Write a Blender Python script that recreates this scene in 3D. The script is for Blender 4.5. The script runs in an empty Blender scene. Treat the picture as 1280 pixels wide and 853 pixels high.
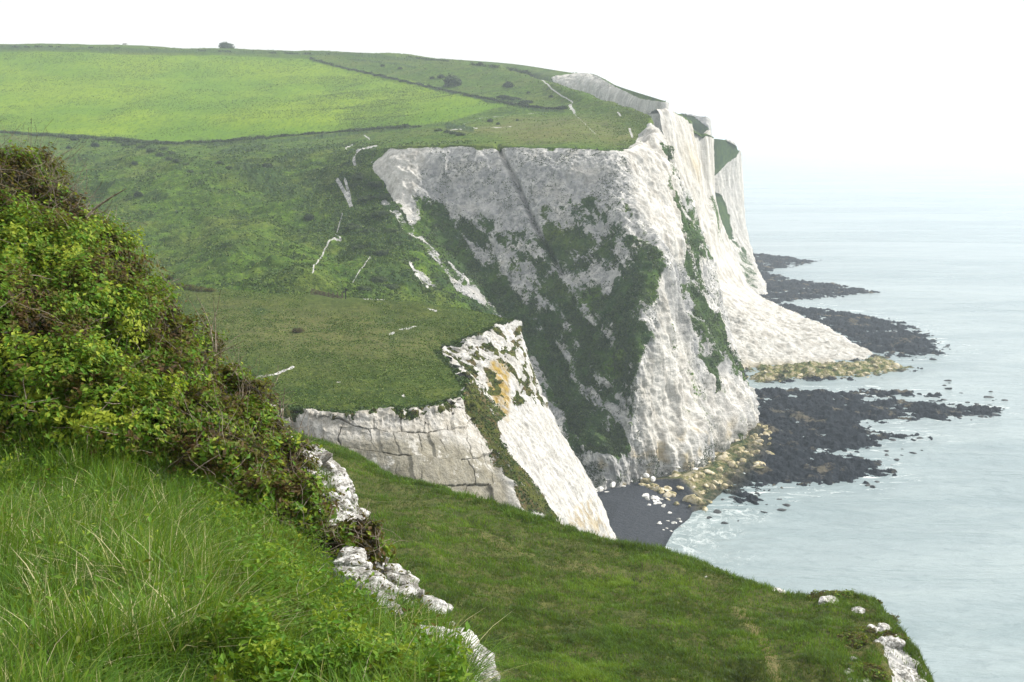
import bpy, math, random
import numpy as np
from math import radians
rng = np.random.default_rng(11)
random.seed(5)
SC = bpy.context.scene
COL = SC.collection
# ------------------------------------------------------------------ camera
F = 1280*40/36.0
PITCH = radians(10.2)
CAMZ = 92.0
cp_, sp_ = math.cos(PITCH), math.sin(PITCH)
cam = bpy.data.cameras.new('camera'); camo = bpy.data.objects.new('camera', cam); COL.objects.link(camo)
camo.location = (0, 0, CAMZ); camo.rotation_euler = (math.pi/2-PITCH, 0, 0)
cam.lens = 40; cam.sensor_width = 36; cam.clip_end = 100000; cam.clip_start = 0.1
SC.camera = camo

def at(px, py, D=None, z=None):
    """world point that lies D metres north of the viewpoint (or at height z) in the surveyed direction"""
    u = (px-640)/F; v = (426.5-py)/F
    dx, dy, dz = u, cp_+v*sp_, -sp_+v*cp_
    t = (D/dy) if z is None else ((z-CAMZ)/dz)
    return np.array((dx*t, dy*t, CAMZ+dz*t))
def to_px(P):
    X = P[..., 0]; Y = P[..., 1]; Z = P[..., 2]-CAMZ
    d = Y*cp_ - Z*sp_; up = Y*sp_ + Z*cp_
    d = np.where(np.abs(d) < 1e-3, 1e-3, d)
    return 640+F*X/d, 426.5-F*up/d

# ------------------------------------------------------------------ noise
_perm = np.random.default_rng(3).permutation(256).astype(np.int32)
_perm = np.concatenate([_perm, _perm, _perm])
_g = np.random.default_rng(4).normal(size=(256, 3)); _g /= np.linalg.norm(_g, axis=1)[:, None]
_g = _g.astype(np.float32)
def perlin(P):
    P = np.asarray(P, dtype=np.float64); shp = P.shape[:-1]; P = P.reshape(-1, 3)
    out = np.empty(len(P), np.float32)
    for s in range(0, len(P), 400000):
        Q = P[s:s+400000]
        i = np.floor(Q).astype(np.int64); f = (Q-i).astype(np.float32); i = (i & 255).astype(np.int32)
        w = f*f*f*(f*(f*6-15)+10)
        r = 0
        for a in (0, 1):
            wa = w[:, 0] if a else 1-w[:, 0]
            pa = _perm[i[:, 0]+a]
            for b in (0, 1):
                wb = w[:, 1] if b else 1-w[:, 1]
                pb = _perm[pa+i[:, 1]+b]
                for c in (0, 1):
                    wc = w[:, 2] if c else 1-w[:, 2]
                    g = _g[_perm[pb+i[:, 2]+c]]
                    r = r + wa*wb*wc*(g[:, 0]*(f[:, 0]-a)+g[:, 1]*(f[:, 1]-b)+g[:, 2]*(f[:, 2]-c))
        out[s:s+400000] = r
    return out.reshape(shp)*1.5
def fbm(P, scale, octs=4, rough=.5, off=0.0, an=(1, 1, 1)):
    P = np.asarray(P)*np.array(an)/scale+off
    s = 0; a = 1; n = 0
    for k in range(octs):
        s = s+a*perlin(P); n += a; a *= rough; P = P*2.03+17.3
    return s/n
def ridged(P, scale, octs=4, rough=.55, off=0.0, an=(1, 1, 1)):
    P = np.asarray(P)*np.array(an)/scale+off
    s = 0; a = 1; n = 0
    for k in range(octs):
        s = s+a*(1-2*np.abs(perlin(P))); n += a; a *= rough; P = P*2.07+11.1
    return s/n
def ss(a, b, x):
    t = np.clip((x-a)/(b-a), 0, 1); return t*t*(3-2*t)

# ------------------------------------------------------------------ 2d regions
def sd_poly(X, Y, poly):
    """signed distance to a polygon, positive inside"""
    poly = np.asarray(poly, float); n = len(poly)
    d = np.full(X.shape, 1e18); ins = np.zeros(X.shape, bool)
    for k in range(n):
        ax, ay = poly[k]; bx, by = poly[(k+1) % n]
        ex, ey = bx-ax, by-ay; L = ex*ex+ey*ey+1e-12
        t = np.clip(((X-ax)*ex+(Y-ay)*ey)/L, 0, 1)
        d = np.minimum(d, (X-ax-t*ex)**2+(Y-ay-t*ey)**2)
        c = ((ay > Y) != (by > Y))
        if ay != by: ins ^= c & (X < ex*(Y-ay)/(by-ay)+ax)
    return np.where(ins, 1, -1)*np.sqrt(d)
def d_line(X, Y, pts):
    d = np.full(X.shape, 1e18)
    for (ax, ay), (bx, by) in zip(pts[:-1], pts[1:]):
        ex, ey = bx-ax, by-ay; L = ex*ex+ey*ey+1e-12
        t = np.clip(((X-ax)*ex+(Y-ay)*ey)/L, 0, 1)
        d = np.minimum(d, (X-ax-t*ex)**2+(Y-ay-t*ey)**2)
    return np.sqrt(d)

# ------------------------------------------------------------------ meshes
def tag(o, label=None, cat=None, group=None, kind=None):
    if label: o['label'] = label
    if cat: o['category'] = cat
    if group: o['group'] = group
    if kind: o['kind'] = kind
    return o
def mesh_np(name, V, faces, mat, attrs=None, smooth=True, parent=None):
    """faces: list of integer arrays (n,3) or (n,4)"""
    me = bpy.data.meshes.new(name)
    V = np.ascontiguousarray(V, dtype=np.float32).reshape(-1, 3)
    me.vertices.add(len(V)); me.vertices.foreach_set('co', V.ravel())
    tot = sum(f.size for f in faces); nf = sum(len(f) for f in faces)
    me.loops.add(tot); me.polygons.add(nf)
    me.loops.foreach_set('vertex_index', np.concatenate([f.ravel() for f in faces]).astype(np.int32))
    lt = np.concatenate([np.full(len(f), f.shape[1], np.int32) for f in faces])
    ls = np.concatenate([[0], np.cumsum(lt)[:-1]]).astype(np.int32)
    me.polygons.foreach_set('loop_start', ls)
    me.polygons.foreach_set('use_smooth', np.full(nf, smooth, bool))
    me.update(calc_edges=True)
    for k, a in (attrs or {}).items():
        at_ = me.attributes.new(k, 'FLOAT', 'POINT'); at_.data.foreach_set('value', np.ascontiguousarray(a, dtype=np.float32).ravel())
    if mat: me.materials.append(mat)
    o = bpy.data.objects.new(name, me); COL.objects.link(o)
    if parent is not None: o.parent = parent
    return o
def grid_faces(n, m):
    i = np.arange(n*m).reshape(n, m)
    return np.stack([i[:-1, :-1], i[1:, :-1], i[1:, 1:], i[:-1, 1:]], -1).reshape(-1, 4)
def empty(name, loc):
    o = bpy.data.objects.new(name, None); o.location = loc; COL.objects.link(o); return o

def hermite(P, counts, crease=()):
    """P (R,C,3) spline down axis 0"""
    R = len(P); d = P[1:]-P[:-1]; L = np.linalg.norm(d, axis=-1, keepdims=True)
    M0 = np.zeros_like(P); M1 = np.zeros_like(P)   # outgoing / incoming tangents
    for i in range(R):
        if i == 0: M0[i] = d[0]
        elif i == R-1: M1[i] = d[-1]
        elif i in crease: M0[i] = d[i]; M1[i] = d[i-1]
        else:
            m = .5*(P[i+1]-P[i-1]); ml = np.linalg.norm(m, axis=-1, keepdims=True)+1e-9
            M0[i] = m*np.minimum(1, 1.15*L[i]/ml); M1[i] = m*np.minimum(1, 1.15*L[i-1]/ml)
    out = []
    for i in range(R-1):
        t = np.linspace(0, 1, counts[i]+1)[:-1]
        if i == R-2: t = np.append(t, 1.0)
        t = t[:, None, None]; t2 = t*t; t3 = t2*t
        out.append((2*t3-3*t2+1)*P[i]+(t3-2*t2+t)*M0[i]+(-2*t3+3*t2)*P[i+1]+(t3-t2)*M1[i+1])
    return np.concatenate(out, 0)
def patch(rows, dens=1.0, crease_r=(), crease_c=(), mn=3, cap=200):
    P = np.array([[at(*p) if len(p) == 3 else at(p[0], p[1], z=p[3]) for p in r] for r in rows])
    px, py = to_px(P); Q = np.stack([px, py], -1)
    lr = np.linalg.norm(Q[1:]-Q[:-1], axis=-1); lc = np.linalg.norm(Q[:, 1:]-Q[:, :-1], axis=-1)
    cr = np.clip((np.percentile(lr, 80, axis=1)*dens).astype(int), mn, cap); cc = np.clip((np.percentile(lc, 80, axis=0)*dens).astype(int), mn, cap)
    A = hermite(P, cr, crease_r)
    return np.transpose(hermite(np.transpose(A, (1, 0, 2)), cc, crease_c), (1, 0, 2))
def normals(P):
    a = np.gradient(P, axis=0); b = np.gradient(P, axis=1)
    n = np.cross(a, b); n /= np.linalg.norm(n, axis=-1, keepdims=True)+1e-9
    return n
def outward(P):
    n = normals(P)
    v = P-np.array((0, 0, CAMZ)); s = np.sign(np.median(np.sum(n*v, -1)))
    return n*(-s)

# ------------------------------------------------------------------ materials
class NT:
    def __init__(s, name, disp=False):
        s.m = bpy.data.materials.new(name); s.m.use_nodes = True; s.t = s.m.node_tree; s.t.nodes.clear()
        s.out = s.n('ShaderNodeOutputMaterial')
    def n(s, typ, **kw):
        nd = s.t.nodes.new(typ)
        for k, v in kw.items():
            if k.startswith('i_'):
                nd.inputs[k[2:].replace('_', ' ')].default_value = v
            else: setattr(nd, k, v)
        return nd
    def l(s, a, b): s.t.links.new(a, b)
    def put(s, v, sock):
        if isinstance(v, (int, float)): sock.default_value = v
        elif isinstance(v, tuple): sock.default_value = v if len(v) == 4 else v+(1,)
        else: s.l(v, sock)
    def attr(s, name): return s.n('ShaderNodeAttribute', attribute_name=name).outputs['Fac']
    def pos(s, sc=(1, 1, 1)):
        g = s.n('ShaderNodeNewGeometry'); mp = s.n('ShaderNodeMapping'); mp.inputs['Scale'].default_value = sc
        s.l(g.outputs['Position'], mp.inputs['Vector']); return mp.outputs[0]
    def noise(s, vec, scale, detail=4, rough=.55, dist=0):
        nd = s.n('ShaderNodeTexNoise'); s.put(vec, nd.inputs['Vector'])
        nd.inputs['Scale'].default_value = scale; nd.inputs['Detail'].default_value = detail
        nd.inputs['Roughness'].default_value = rough; nd.inputs['Distortion'].default_value = dist
        return nd.outputs['Fac']
    def voro(s, vec, scale, feat='F1', out='Distance'):
        nd = s.n('ShaderNodeTexVoronoi', feature=feat); s.put(vec, nd.inputs['Vector']); nd.inputs['Scale'].default_value = scale
        return nd.outputs[out]
    def math(s, op, a, b=0.0, clamp=False):
        nd = s.n('ShaderNodeMath', operation=op, use_clamp=clamp); s.put(a, nd.inputs[0]); s.put(b, nd.inputs[1]); return nd.outputs[0]
    def mad(s, a, m, c): return s.math('ADD', s.math('MULTIPLY', a, m), c)
    def step(s, a, lo, hi):
        nd = s.n('ShaderNodeMapRange', interpolation_type='SMOOTHSTEP'); s.put(a, nd.inputs[0])
        nd.inputs[1].default_value = lo; nd.inputs[2].default_value = hi; return nd.outputs[0]
    def mix(s, f, a, b):
        nd = s.n('ShaderNodeMix', data_type='RGBA'); s.put(f, nd.inputs[0]); s.put(a, nd.inputs[6]); s.put(b, nd.inputs[7]); return nd.outputs[2]
    def ramp(s, f, stops):
        nd = s.n('ShaderNodeValToRGB'); e = nd.color_ramp.elements
        while len(e) < len(stops): e.new(.5)
        for q, (p, c) in zip(e, stops): q.position = p; q.color = c+(1,)
        s.put(f, nd.inputs[0]); return nd.outputs[0]
    def bump(s, h, strength=.5, dist=1.0, nrm=None):
        nd = s.n('ShaderNodeBump'); nd.inputs['Strength'].default_value = strength; nd.inputs['Distance'].default_value = dist
        s.put(h, nd.inputs['Height'])
        if nrm is not None: s.l(nrm, nd.inputs['Normal'])
        return nd.outputs[0]
    def bsdf(s, col, rough=.9, nrm=None, spec=.2, **kw):
        b = s.n('ShaderNodeBsdfPrincipled'); s.put(col, b.inputs['Base Color']); s.put(rough, b.inputs['Roughness'])
        b.inputs['Specular IOR Level'].default_value = spec
        for k, v in kw.items(): s.put(v, b.inputs[k.replace('_', ' ')])
        if nrm is not None: s.l(nrm, b.inputs['Normal'])
        return b.outputs[0]
    def done(s, sh): s.l(sh, s.out.inputs['Surface']); return s.m

def chalk_color(n, sc=1.0, band=False):
    """white chalk with grey weathering, dark pits, streaks; returns colour, height"""
    p = n.pos(); ps = n.pos((1, 1, .22)); ph = n.pos((.25, .25, 1.6))
    a = n.noise(p, .09/sc, 6, .62); b = n.noise(ps, .35/sc, 6, .65, .6); c = n.noise(p, 1.6/sc, 6, .7); d = n.noise(ph, .8/sc, 3)
    col = n.mix(n.step(b, .40, .66), (.32, .32, .315), (.66, .64, .60))
    col = n.mix(n.math('MULTIPLY', n.step(a, .52, .66), .30), col, (.66, .60, .49))
    col = n.mix(n.math('MULTIPLY', n.step(d, .58, .68), .28), col, (.40, .40, .38))
    pits = n.step(c, .53, .62)
    col = n.mix(n.math('MULTIPLY', pits, .75), col, (.17, .17, .16))
    q1 = n.step(n.noise(p, .75/sc, 4, .8), .51, .57); q2 = n.step(n.noise(p, .06/sc, 3, .6), .36, .56)
    col = n.mix(n.math('MULTIPLY', n.math('MULTIPLY', q1, q2), .8), col, (.13, .14, .12))
    h = n.math('ADD', n.math('MULTIPLY', b, 1.0), n.math('MULTIPLY', c, .5))
    h = n.math('ADD', h, n.math('MULTIPLY', d, .35))
    return col, h

def land_material(name, tsc=1.0, hi=(.110, .195, .014), lo=(.040, .092, .009), dry=(.15, .155, .03)):
    """turf / scrub / chalk, told apart by point attributes chalk, scrub, field, dry"""
    n = NT(name)
    p = n.pos(); pf = n.pos((1, 1, .6))
    a = n.noise(p, .035/tsc, 6, .6); b = n.noise(pf, .3/tsc, 6, .7); c = n.noise(p, 1.7/tsc, 5, .7)
    g = n.mix(n.step(b, .32, .68), lo, hi)
    g = n.mix(n.math('MULTIPLY', n.step(a, .46, .62), .40), g, dry)
    g = n.mix(n.math('MULTIPLY', n.step(n.noise(p, .055/tsc, 7, .75), .50, .62), .55), g, (.022, .05, .010))
    g = n.mix(n.math('MULTIPLY', n.step(c, .46, .62), .62), g, (.022, .042, .010))
    tus = n.math('ADD', n.math('MULTIPLY', n.noise(n.pos((1, .6, 1)), .42/tsc, 5, .8), .6), n.math('MULTIPLY', n.noise(p, 1.3/tsc, 4, .8), .4))
    g = n.mix(n.math('MULTIPLY', n.step(tus, .50, .56), .6), g, (.018, .036, .008))
    g = n.mix(n.math('MULTIPLY', n.step(tus, .47, .41), .38), g, (.16, .19, .04))
    f0 = n.noise(n.pos((1.5, .32, 1)), .35, 4, .85); f1 = n.noise(p, .012, 3)
    fcol = n.mix(n.step(f1, .35, .65), (.110, .205, .006), (.172, .255, .006))
    fcol = n.mix(n.math('MULTIPLY', n.step(f0, .51, .56), .6), fcol, (.055, .13, .015))
    g = n.mix(n.attr('field'), g, fcol)
    g = n.mix(n.math('MULTIPLY', n.attr('dry'), n.step(n.noise(p, .9/tsc, 5, .7), .30, .62)), g, (.20, .17, .075))
    sc_ = n.mix(n.step(n.noise(p, .22/tsc, 5, .7), .35, .65), (.020, .044, .020), (.050, .088, .022))
    g = n.mix(n.attr('scrub'), g, sc_)
    ck, h = chalk_color(n, tsc)
    br = n.math('ADD', n.math('MULTIPLY', n.noise(n.pos((1, 1, .55)), .10/tsc, 9, .74, .6), .7), n.math('MULTIPLY', n.noise(p, 1.0/tsc, 5, .75), .3))
    e = n.math('ADD', n.attr('chalk'), n.math('MULTIPLY', n.math('SUBTRACT', br, .5), 3.4))
    m = n.step(e, .44, .56)
    cl_ = n.mix(n.step(n.noise(n.pos((1, 1, .12)), .22, 6, .7), .38, .58), (.34, .315, .27), (.60, .58, .53))
    ck = n.mix(n.math('MULTIPLY', n.attr('clean'), .78), ck, cl_)
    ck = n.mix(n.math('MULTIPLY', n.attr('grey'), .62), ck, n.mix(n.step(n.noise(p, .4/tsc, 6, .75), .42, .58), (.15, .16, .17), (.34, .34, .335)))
    och = n.mix(n.step(n.noise(p, .5/tsc, 4), .35, .65), (.46, .37, .19), (.30, .22, .09))
    ck = n.mix(n.attr('ochre'), ck, och)
    col = n.mix(m, g, ck)
    hh = n.math('ADD', n.math('MULTIPLY', h, m), n.math('MULTIPLY', n.math('ADD', b, n.math('MULTIPLY', c, .6)), n.math('SUBTRACT', 1.0, m)))
    return n.done(n.bsdf(col, .95, n.bump(hh, .7, .8*tsc), spec=.08))

def leaf_material(name, stops, trans=.35, rough=.6):
    n = NT(name); t = n.attr('tint')
    col = n.ramp(t, stops)
    b = n.bsdf(col, rough, spec=.25)
    tr = n.n('ShaderNodeBsdfTranslucent'); n.l(n.mix(.35, col, (.35, .42, .03)), tr.inputs['Color'])
    mx = n.n('ShaderNodeMixShader'); mx.inputs[0].default_value = trans; n.l(b, mx.inputs[1]); n.l(tr.outputs[0], mx.inputs[2])
    return n.done(mx.outputs[0])
def plain(name, c1, c2, scale=20, rough=.85, bump=.3, bd=.02, stretch=(1, 1, 1)):
    n = NT(name); p = n.pos(stretch); a = n.noise(p, scale, 5, .65)
    return n.done(n.bsdf(n.mix(n.step(a, .3, .7), c1, c2), rough, n.bump(a, bump, bd), spec=.15))

M_land = land_material('downland')
M_plat = land_material('clifftop turf', .45, (.070, .108, .012), (.028, .056, .007), (.115, .125, .03))
M_spur = land_material('near turf', .22, (.042, .078, .007), (.014, .034, .004), (.065, .080, .012))
M_bank = land_material('bank turf', .08, (.025, .04, .008), (.010, .018, .005), (.09, .08, .03))

# ================================================================== LAND
def zeros(P): return np.zeros(P.shape[:2], np.float32)
def put_patch(name, P, mat, attrs, kind='structure'):
    for k in ('chalk', 'scrub', 'field', 'dry', 'ochre', 'grey', 'clean'):
        if k not in attrs: attrs[k] = zeros(P)
    o = mesh_np(name, P, [grid_faces(*P.shape[:2])], mat, attrs)
    tag(o, kind=kind); return o

Z0 = lambda px, py, z=-1.0: (px, py, None, z)
# ---- downland, bay wall and headland -------------------------------------------------
rows = [
 [(-80, 64, 1150), (60, 64, 1150), (180, 66, 1150), (300, 70, 1150), (400, 74, 1130), (455, 75, 1110), (510, 78, 1080), (570, 84, 1030), (625, 95, 960), (670, 112, 850), (715, 132, 740), (755, 150, 660), (785, 165, 600), (805, 175, 560), (790, 180, 600)],
 [(-80, 57, 1000), (60, 57, 1000), (180, 60, 1000), (300, 64, 1000), (400, 67, 980), (455, 68, 960), (510, 70, 930), (570, 76, 880), (625, 84, 820), (670, 97, 740), (715, 112, 650), (760, 128, 580), (790, 139, 530), (811, 148, 495), (800, 152, 560)],
 [(-80, 100, 850), (60, 102, 850), (180, 105, 840), (300, 108, 830), (400, 112, 800), (455, 114, 780), (510, 114, 760), (570, 114, 730), (630, 118, 690), (680, 126, 640), (722, 135, 580), (763, 146, 520), (792, 151, 492), (812, 153, 478), (803, 158, 530)],
 [(-80, 160, 640), (60, 170, 620), (180, 178, 600), (300, 176, 590), (400, 166, 600), (455, 163, 590), (510, 160, 570), (570, 157, 550), (630, 155, 530), (685, 156, 500), (728, 160, 470), (768, 166, 445), (793, 165, 440), (813, 160, 455), (806, 164, 510)],
 [(-80, 200, 560), (60, 205, 540), (180, 205, 520), (300, 200, 510), (400, 193, 500), (455, 188, 470), (500, 183, 430), (560, 182, 418), (620, 184, 410), (680, 185, 402), (730, 186, 395), (778, 187, 390), (798, 179, 402), (820, 172, 430), (812, 174, 500)],
 [(-80, 240, 500), (60, 245, 480), (180, 245, 460), (300, 240, 450), (398, 230, 450), (450, 222, 440), (494, 222, 416), (560, 225, 409), (625, 228, 400), (685, 230, 390), (735, 232, 382), (781, 235, 374), (812, 225, 392), (838, 212, 428), (825, 210, 500)],
 [(-80, 285, 440), (60, 290, 420), (180, 290, 400), (300, 285, 390), (390, 275, 400), (442, 265, 405), (497, 270, 392), (565, 272, 396), (632, 275, 386), (692, 278, 374), (745, 282, 363), (793, 285, 354), (832, 278, 378), (864, 272, 420), (850, 270, 500)],
 [(-80, 330, 380), (60, 335, 360), (180, 335, 345), (300, 330, 335), (380, 325, 340), (437, 315, 362), (512, 325, 356), (585, 325, 378), (645, 328, 368), (702, 332, 356), (758, 335, 345), (812, 335, 335), (848, 335, 364), (885, 335, 408), (872, 335, 490)],
 [(-80, 380, 320), (60, 385, 305), (180, 385, 295), (300, 380, 288), (375, 378, 292), (445, 375, 305), (540, 385, 320), (612, 385, 352), (662, 388, 350), (714, 390, 340), (762, 392, 330), (808, 395, 320), (858, 392, 352), (903, 395, 398), (890, 395, 470)],
 [(-80, 450, 280), (60, 450, 270), (180, 445, 262), (300, 440, 258), (380, 440, 262), (480, 445, 272), (580, 445, 290), (640, 440, 328), (680, 440, 332), (722, 440, 326), (765, 442, 318), (800, 445, 308), (862, 445, 341), (916, 455, 378), (900, 455, 450)],
 [(-80, 520, 260), (60, 520, 250), (180, 515, 245), (300, 510, 240), (400, 500, 242), (530, 510, 246), (620, 510, 266), (668, 500, 306), (698, 500, 313), (730, 500, 310), (768, 502, 306), (795, 505, 301), (865, 505, 327), (930, 500, 362), (910, 500, 430)],
 [(-80, 580, 250), (60, 580, 240), (180, 575, 235), (300, 570, 230), (400, 570, 230), (550, 570, 238), (640, 570, 256), (684, 560, 288), (708, 560, 294), (735, 560, 294), (765, 562, 294), (793, 560, 296), (868, 555, 313), (936, 520, 356), (915, 520, 420)],
 [Z0(-80, 690), Z0(60, 690), Z0(180, 690), Z0(300, 690), Z0(400, 690), Z0(560, 690), Z0(660, 685), Z0(690, 632), Z0(712, 627), Z0(738, 624), Z0(765, 614), Z0(800, 606), Z0(872, 588), Z0(940, 535), Z0(925, 520)],
]
P = patch(rows, 1.15, crease_r=(4,), crease_c=())
px, py = to_px(P); B = P.copy()
# painted regions (fixed to the ground)
w1 = fbm(P, 22, 4)*14; w2 = fbm(P, 6, 4, off=9)*6
qx = px+w1*.6+w2; qy = py+fbm(P, 18, 4, off=31)*8+w2*.6
chalk = zeros(P)-2.9
def paint(poly, val, soft=6, x=None, y=None, base=None):
    sdv = ss(-soft, soft, sd_poly(qx if x is None else x, qy if y is None else y, poly))
    return base*(1-sdv)+val*sdv
wall = [(466, 206), (484, 184), (560, 182), (690, 184), (778, 186), (798, 178), (800, 165), (812, 150), (850, 150), (960, 400), (960, 640), (700, 660), (640, 420), (590, 386), (560, 372), (545, 330), (520, 300), (505, 270), (490, 255), (475, 225)]
chalk = paint(wall, .62, 4, px+w2*.8, py+w2*.5, base=chalk)
chalk = paint([(470, 205), (490, 190), (790, 190), (780, 250), (700, 255), (640, 265), (560, 270), (520, 290), (490, 240)], 1.0, 8, base=chalk)
chalk = paint([(560, 285), (600, 268), (650, 290), (700, 300), (770, 290), (775, 330), (740, 350), (690, 320), (640, 335), (590, 325)], .30, 10, base=chalk)
chalk = paint([(520, 245), (560, 262), (600, 300), (600, 340), (690, 400), (700, 440), (640, 425), (585, 384), (556, 355), (530, 300)], .02, 14, base=chalk)
chalk = paint([(610, 345), (650, 340), (700, 400), (760, 470), (800, 520), (785, 572), (730, 560), (690, 510), (640, 420)], .24, 16, base=chalk)
chalk = paint([(640, 300), (670, 300), (745, 430), (770, 480), (750, 480), (700, 400)], .62, 5, base=chalk)
chalk = paint([(690, 350), (740, 350), (760, 410), (730, 400)], .72, 6, base=chalk)
chalk = paint([(500, 262), (520, 290), (560, 340), (600, 384), (570, 380), (540, 340), (505, 290)], .62, 9, base=chalk)
chalk = paint([(500, 340), (530, 350), (560, 378), (510, 365)], .62, 8, base=chalk)
chalk = paint([(783, 262), (812, 305), (826, 345), (806, 400), (796, 470), (775, 430), (765, 380), (778, 330)], .2, 9, base=chalk)
chalk = paint([(560, 300), (700, 330), (720, 380), (650, 360)], .5, 12, base=chalk)
chalk = paint([(816, 330), (850, 320), (880, 420), (935, 505), (880, 600), (780, 640), (680, 640), (700, 565), (790, 575), (795, 480), (812, 400)], .95, 7, base=chalk)
chalk = paint([(782, 190), (815, 165), (835, 260), (862, 330), (830, 330), (784, 262)], 1.15, 4, base=chalk)
chalk = paint([(822, 190), (836, 195), (852, 250), (878, 325), (900, 410), (880, 430), (858, 350), (840, 290), (828, 240)], .47, 6, base=chalk)
chalk = paint([(868, 440), (882, 450), (905, 500), (885, 500)], .2, 5, base=chalk)
al = np.stack([(P[..., 0]*.65-P[..., 2]*.75)*.35, P[..., 0]*.75+P[..., 2]*.65, P[..., 1]*.2], -1)
inwall = ss(-6, 10, sd_poly(px, py, wall))
mot = fbm(al, 9, 5, .65, off=51)
chalk = chalk+inwall*(1.5*mot+.25*fbm(al, 30, 3, off=52))*(1-.55*ss(.6, 1.0, chalk))
chalk -= .42*ss(-10, 14, sd_poly(qx, qy, [(840, 320), (868, 330), (895, 400), (905, 450), (880, 470), (850, 410)]))
# worn chalk tracks and scars on the turf
TN = fbm(P, 5, 3, off=77)
def track(pts, w, v=1.15):
    global chalk
    w = w*.95
    s = (1-ss(w*.6, w*1.3, d_line(px+w2*.22, py+w2*.22, pts)))*ss(-1.2, -.5, TN); chalk = chalk*(1-s)+v*s
track([(470, 181), (458, 184), (446, 188), (444, 208)], 1.8); track([(440, 180), (432, 184)], 1.2); track([(455, 168), (461, 171)], 1)
track([(424, 232), (434, 248), (440, 262)], 3.2); track([(436, 236), (439, 256)], 2.5, .9); track([(420, 222), (430, 221)], 1.2)
track([(428, 272), (419, 290), (426, 300), (418, 298)], 1.1); track([(419, 296), (410, 302), (401, 318), (397, 335), (391, 350), (388, 366)], 1.3)
track([(461, 328), (460, 345), (449, 352), (437, 364)], 1.2)
track([(508, 345), (516, 362), (530, 370)], 1.6); track([(480, 253), (496, 268), (520, 300)], 6, .5)
track([(560, 330), (575, 352), (566, 372)], 2.5, .8); track([(576, 345), (592, 384)], 1.6, .8)
track([(667, 92), (678, 100), (690, 112), (705, 122), (716, 128), (712, 136)], 1.3, .9); track([(712, 132), (718, 139)], 2)
track([(570, 160), (600, 147), (650, 142), (690, 138)], .7, .55); track([(560, 164), (612, 160), (640, 158)], .8, .7)
track([(716, 140), (730, 155), (745, 168)], .6, .6); track([(773, 143), (776, 146)], 1.4); track([(787, 160), (790, 168)], 2, .8)
track([(800, 168), (795, 178), (785, 184)], 3, .7)
field = ss(-.8, .8, sd_poly(px+w2*.1, py+w2*.05, [(-200, 66), (60, 66), (300, 71), (390, 74), (440, 86), (520, 103), (600, 122), (640, 132), (600, 141), (560, 152), (500, 158), (420, 162), (330, 172), (230, 176), (60, 168), (-200, 150)]))
scrub = zeros(P)
for pts, w, v in [([(-200, 158), (20, 166), (120, 172), (230, 179), (330, 175), (420, 166), (520, 160)], 1.2, .8), ([(388, 74), (440, 88), (540, 110), (600, 124), (650, 134), (705, 139)], 1.0, .95),
                  ([(-200, 60), (100, 62), (400, 68), (520, 74)], 1.8, .7), ([(440, 75), (500, 80), (520, 84)], 1.2, .8), ([(560, 158), (590, 163)], 3, .9), ([(150, 176), (200, 190), (230, 205)], 5, .45),
                  ([(630, 124), (655, 132)], 3.5, .9), ([(300, 210), (345, 225), (360, 228)], 5, .6), ([(240, 208), (330, 235), (390, 260)], 4, .35), ([(650, 84), (700, 97)], 2.5, .6)]:
    scrub = np.maximum(scrub, v*(1-ss(w*.7, w*1.6, d_line(px+w2*.3, py+w2*.2, pts))))
sn = fbm(P, 16, 5, .6, off=5)
scrub = np.maximum(scrub, .55*ss(.16, .26, fbm(P, 13, 5, .65, off=66))*ss(180, 200, py)*(1-field))
scrub = np.maximum(scrub, .85*ss(.0, .12, sn)*ss(-15, 10, sd_poly(px, py, [(250, 175), (450, 180), (470, 200), (510, 300), (560, 370), (460, 380), (410, 290), (330, 240)])))
scrub = np.maximum(scrub, .8*ss(-4, 6, sd_poly(qx, qy, [(438, 215), (470, 218), (500, 260), (500, 300), (480, 300), (470, 340), (500, 350), (490, 372), (455, 370), (450, 320), (425, 290), (420, 270), (440, 262)]))*(.45+.55*ss(-.1, .15, fbm(P, 9, 3, off=2))))
scrub = np.maximum(scrub, .85*ss(-.02, .10, fbm(P, 9, 5, .65, off=61))*ss(-8, 14, sd_poly(px, py, [(270, 200), (340, 200), (420, 225), (440, 260), (400, 300), (360, 270), (300, 235)])))
below = ss(6, 30, sd_poly(qx, qy, [(500, 230), (780, 230), (835, 320), (815, 600), (640, 620), (560, 400)]))
scrub = np.maximum(scrub, .9*below*ss(-.5, .1, fbm(P, 14, 3, off=33)))
scrub = np.maximum(scrub, .7*ss(-3, 3, sd_poly(px, py, [(818, 180), (840, 190), (885, 320), (920, 480), (880, 500), (840, 320)])))
strip = ss(-2, 2, sd_poly(px, py, [(250, 196), (330, 190), (430, 176), (520, 168), (780, 150), (800, 178), (760, 184), (500, 180), (430, 188), (300, 200)]))
dry = .55*ss(-6, 12, sd_poly(px, py, [(560, 165), (640, 145), (720, 142), (800, 158), (790, 180), (660, 182)]))
chk = np.clip(chalk, -3, 1.4)
land_ochre = .55*ss(-6, 10, sd_poly(qx, qy, [(720, 580), (800, 560), (860, 540), (930, 525), (930, 640), (720, 650)]))*ss(0, .3, fbm(P, 5, 4, off=3))
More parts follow.
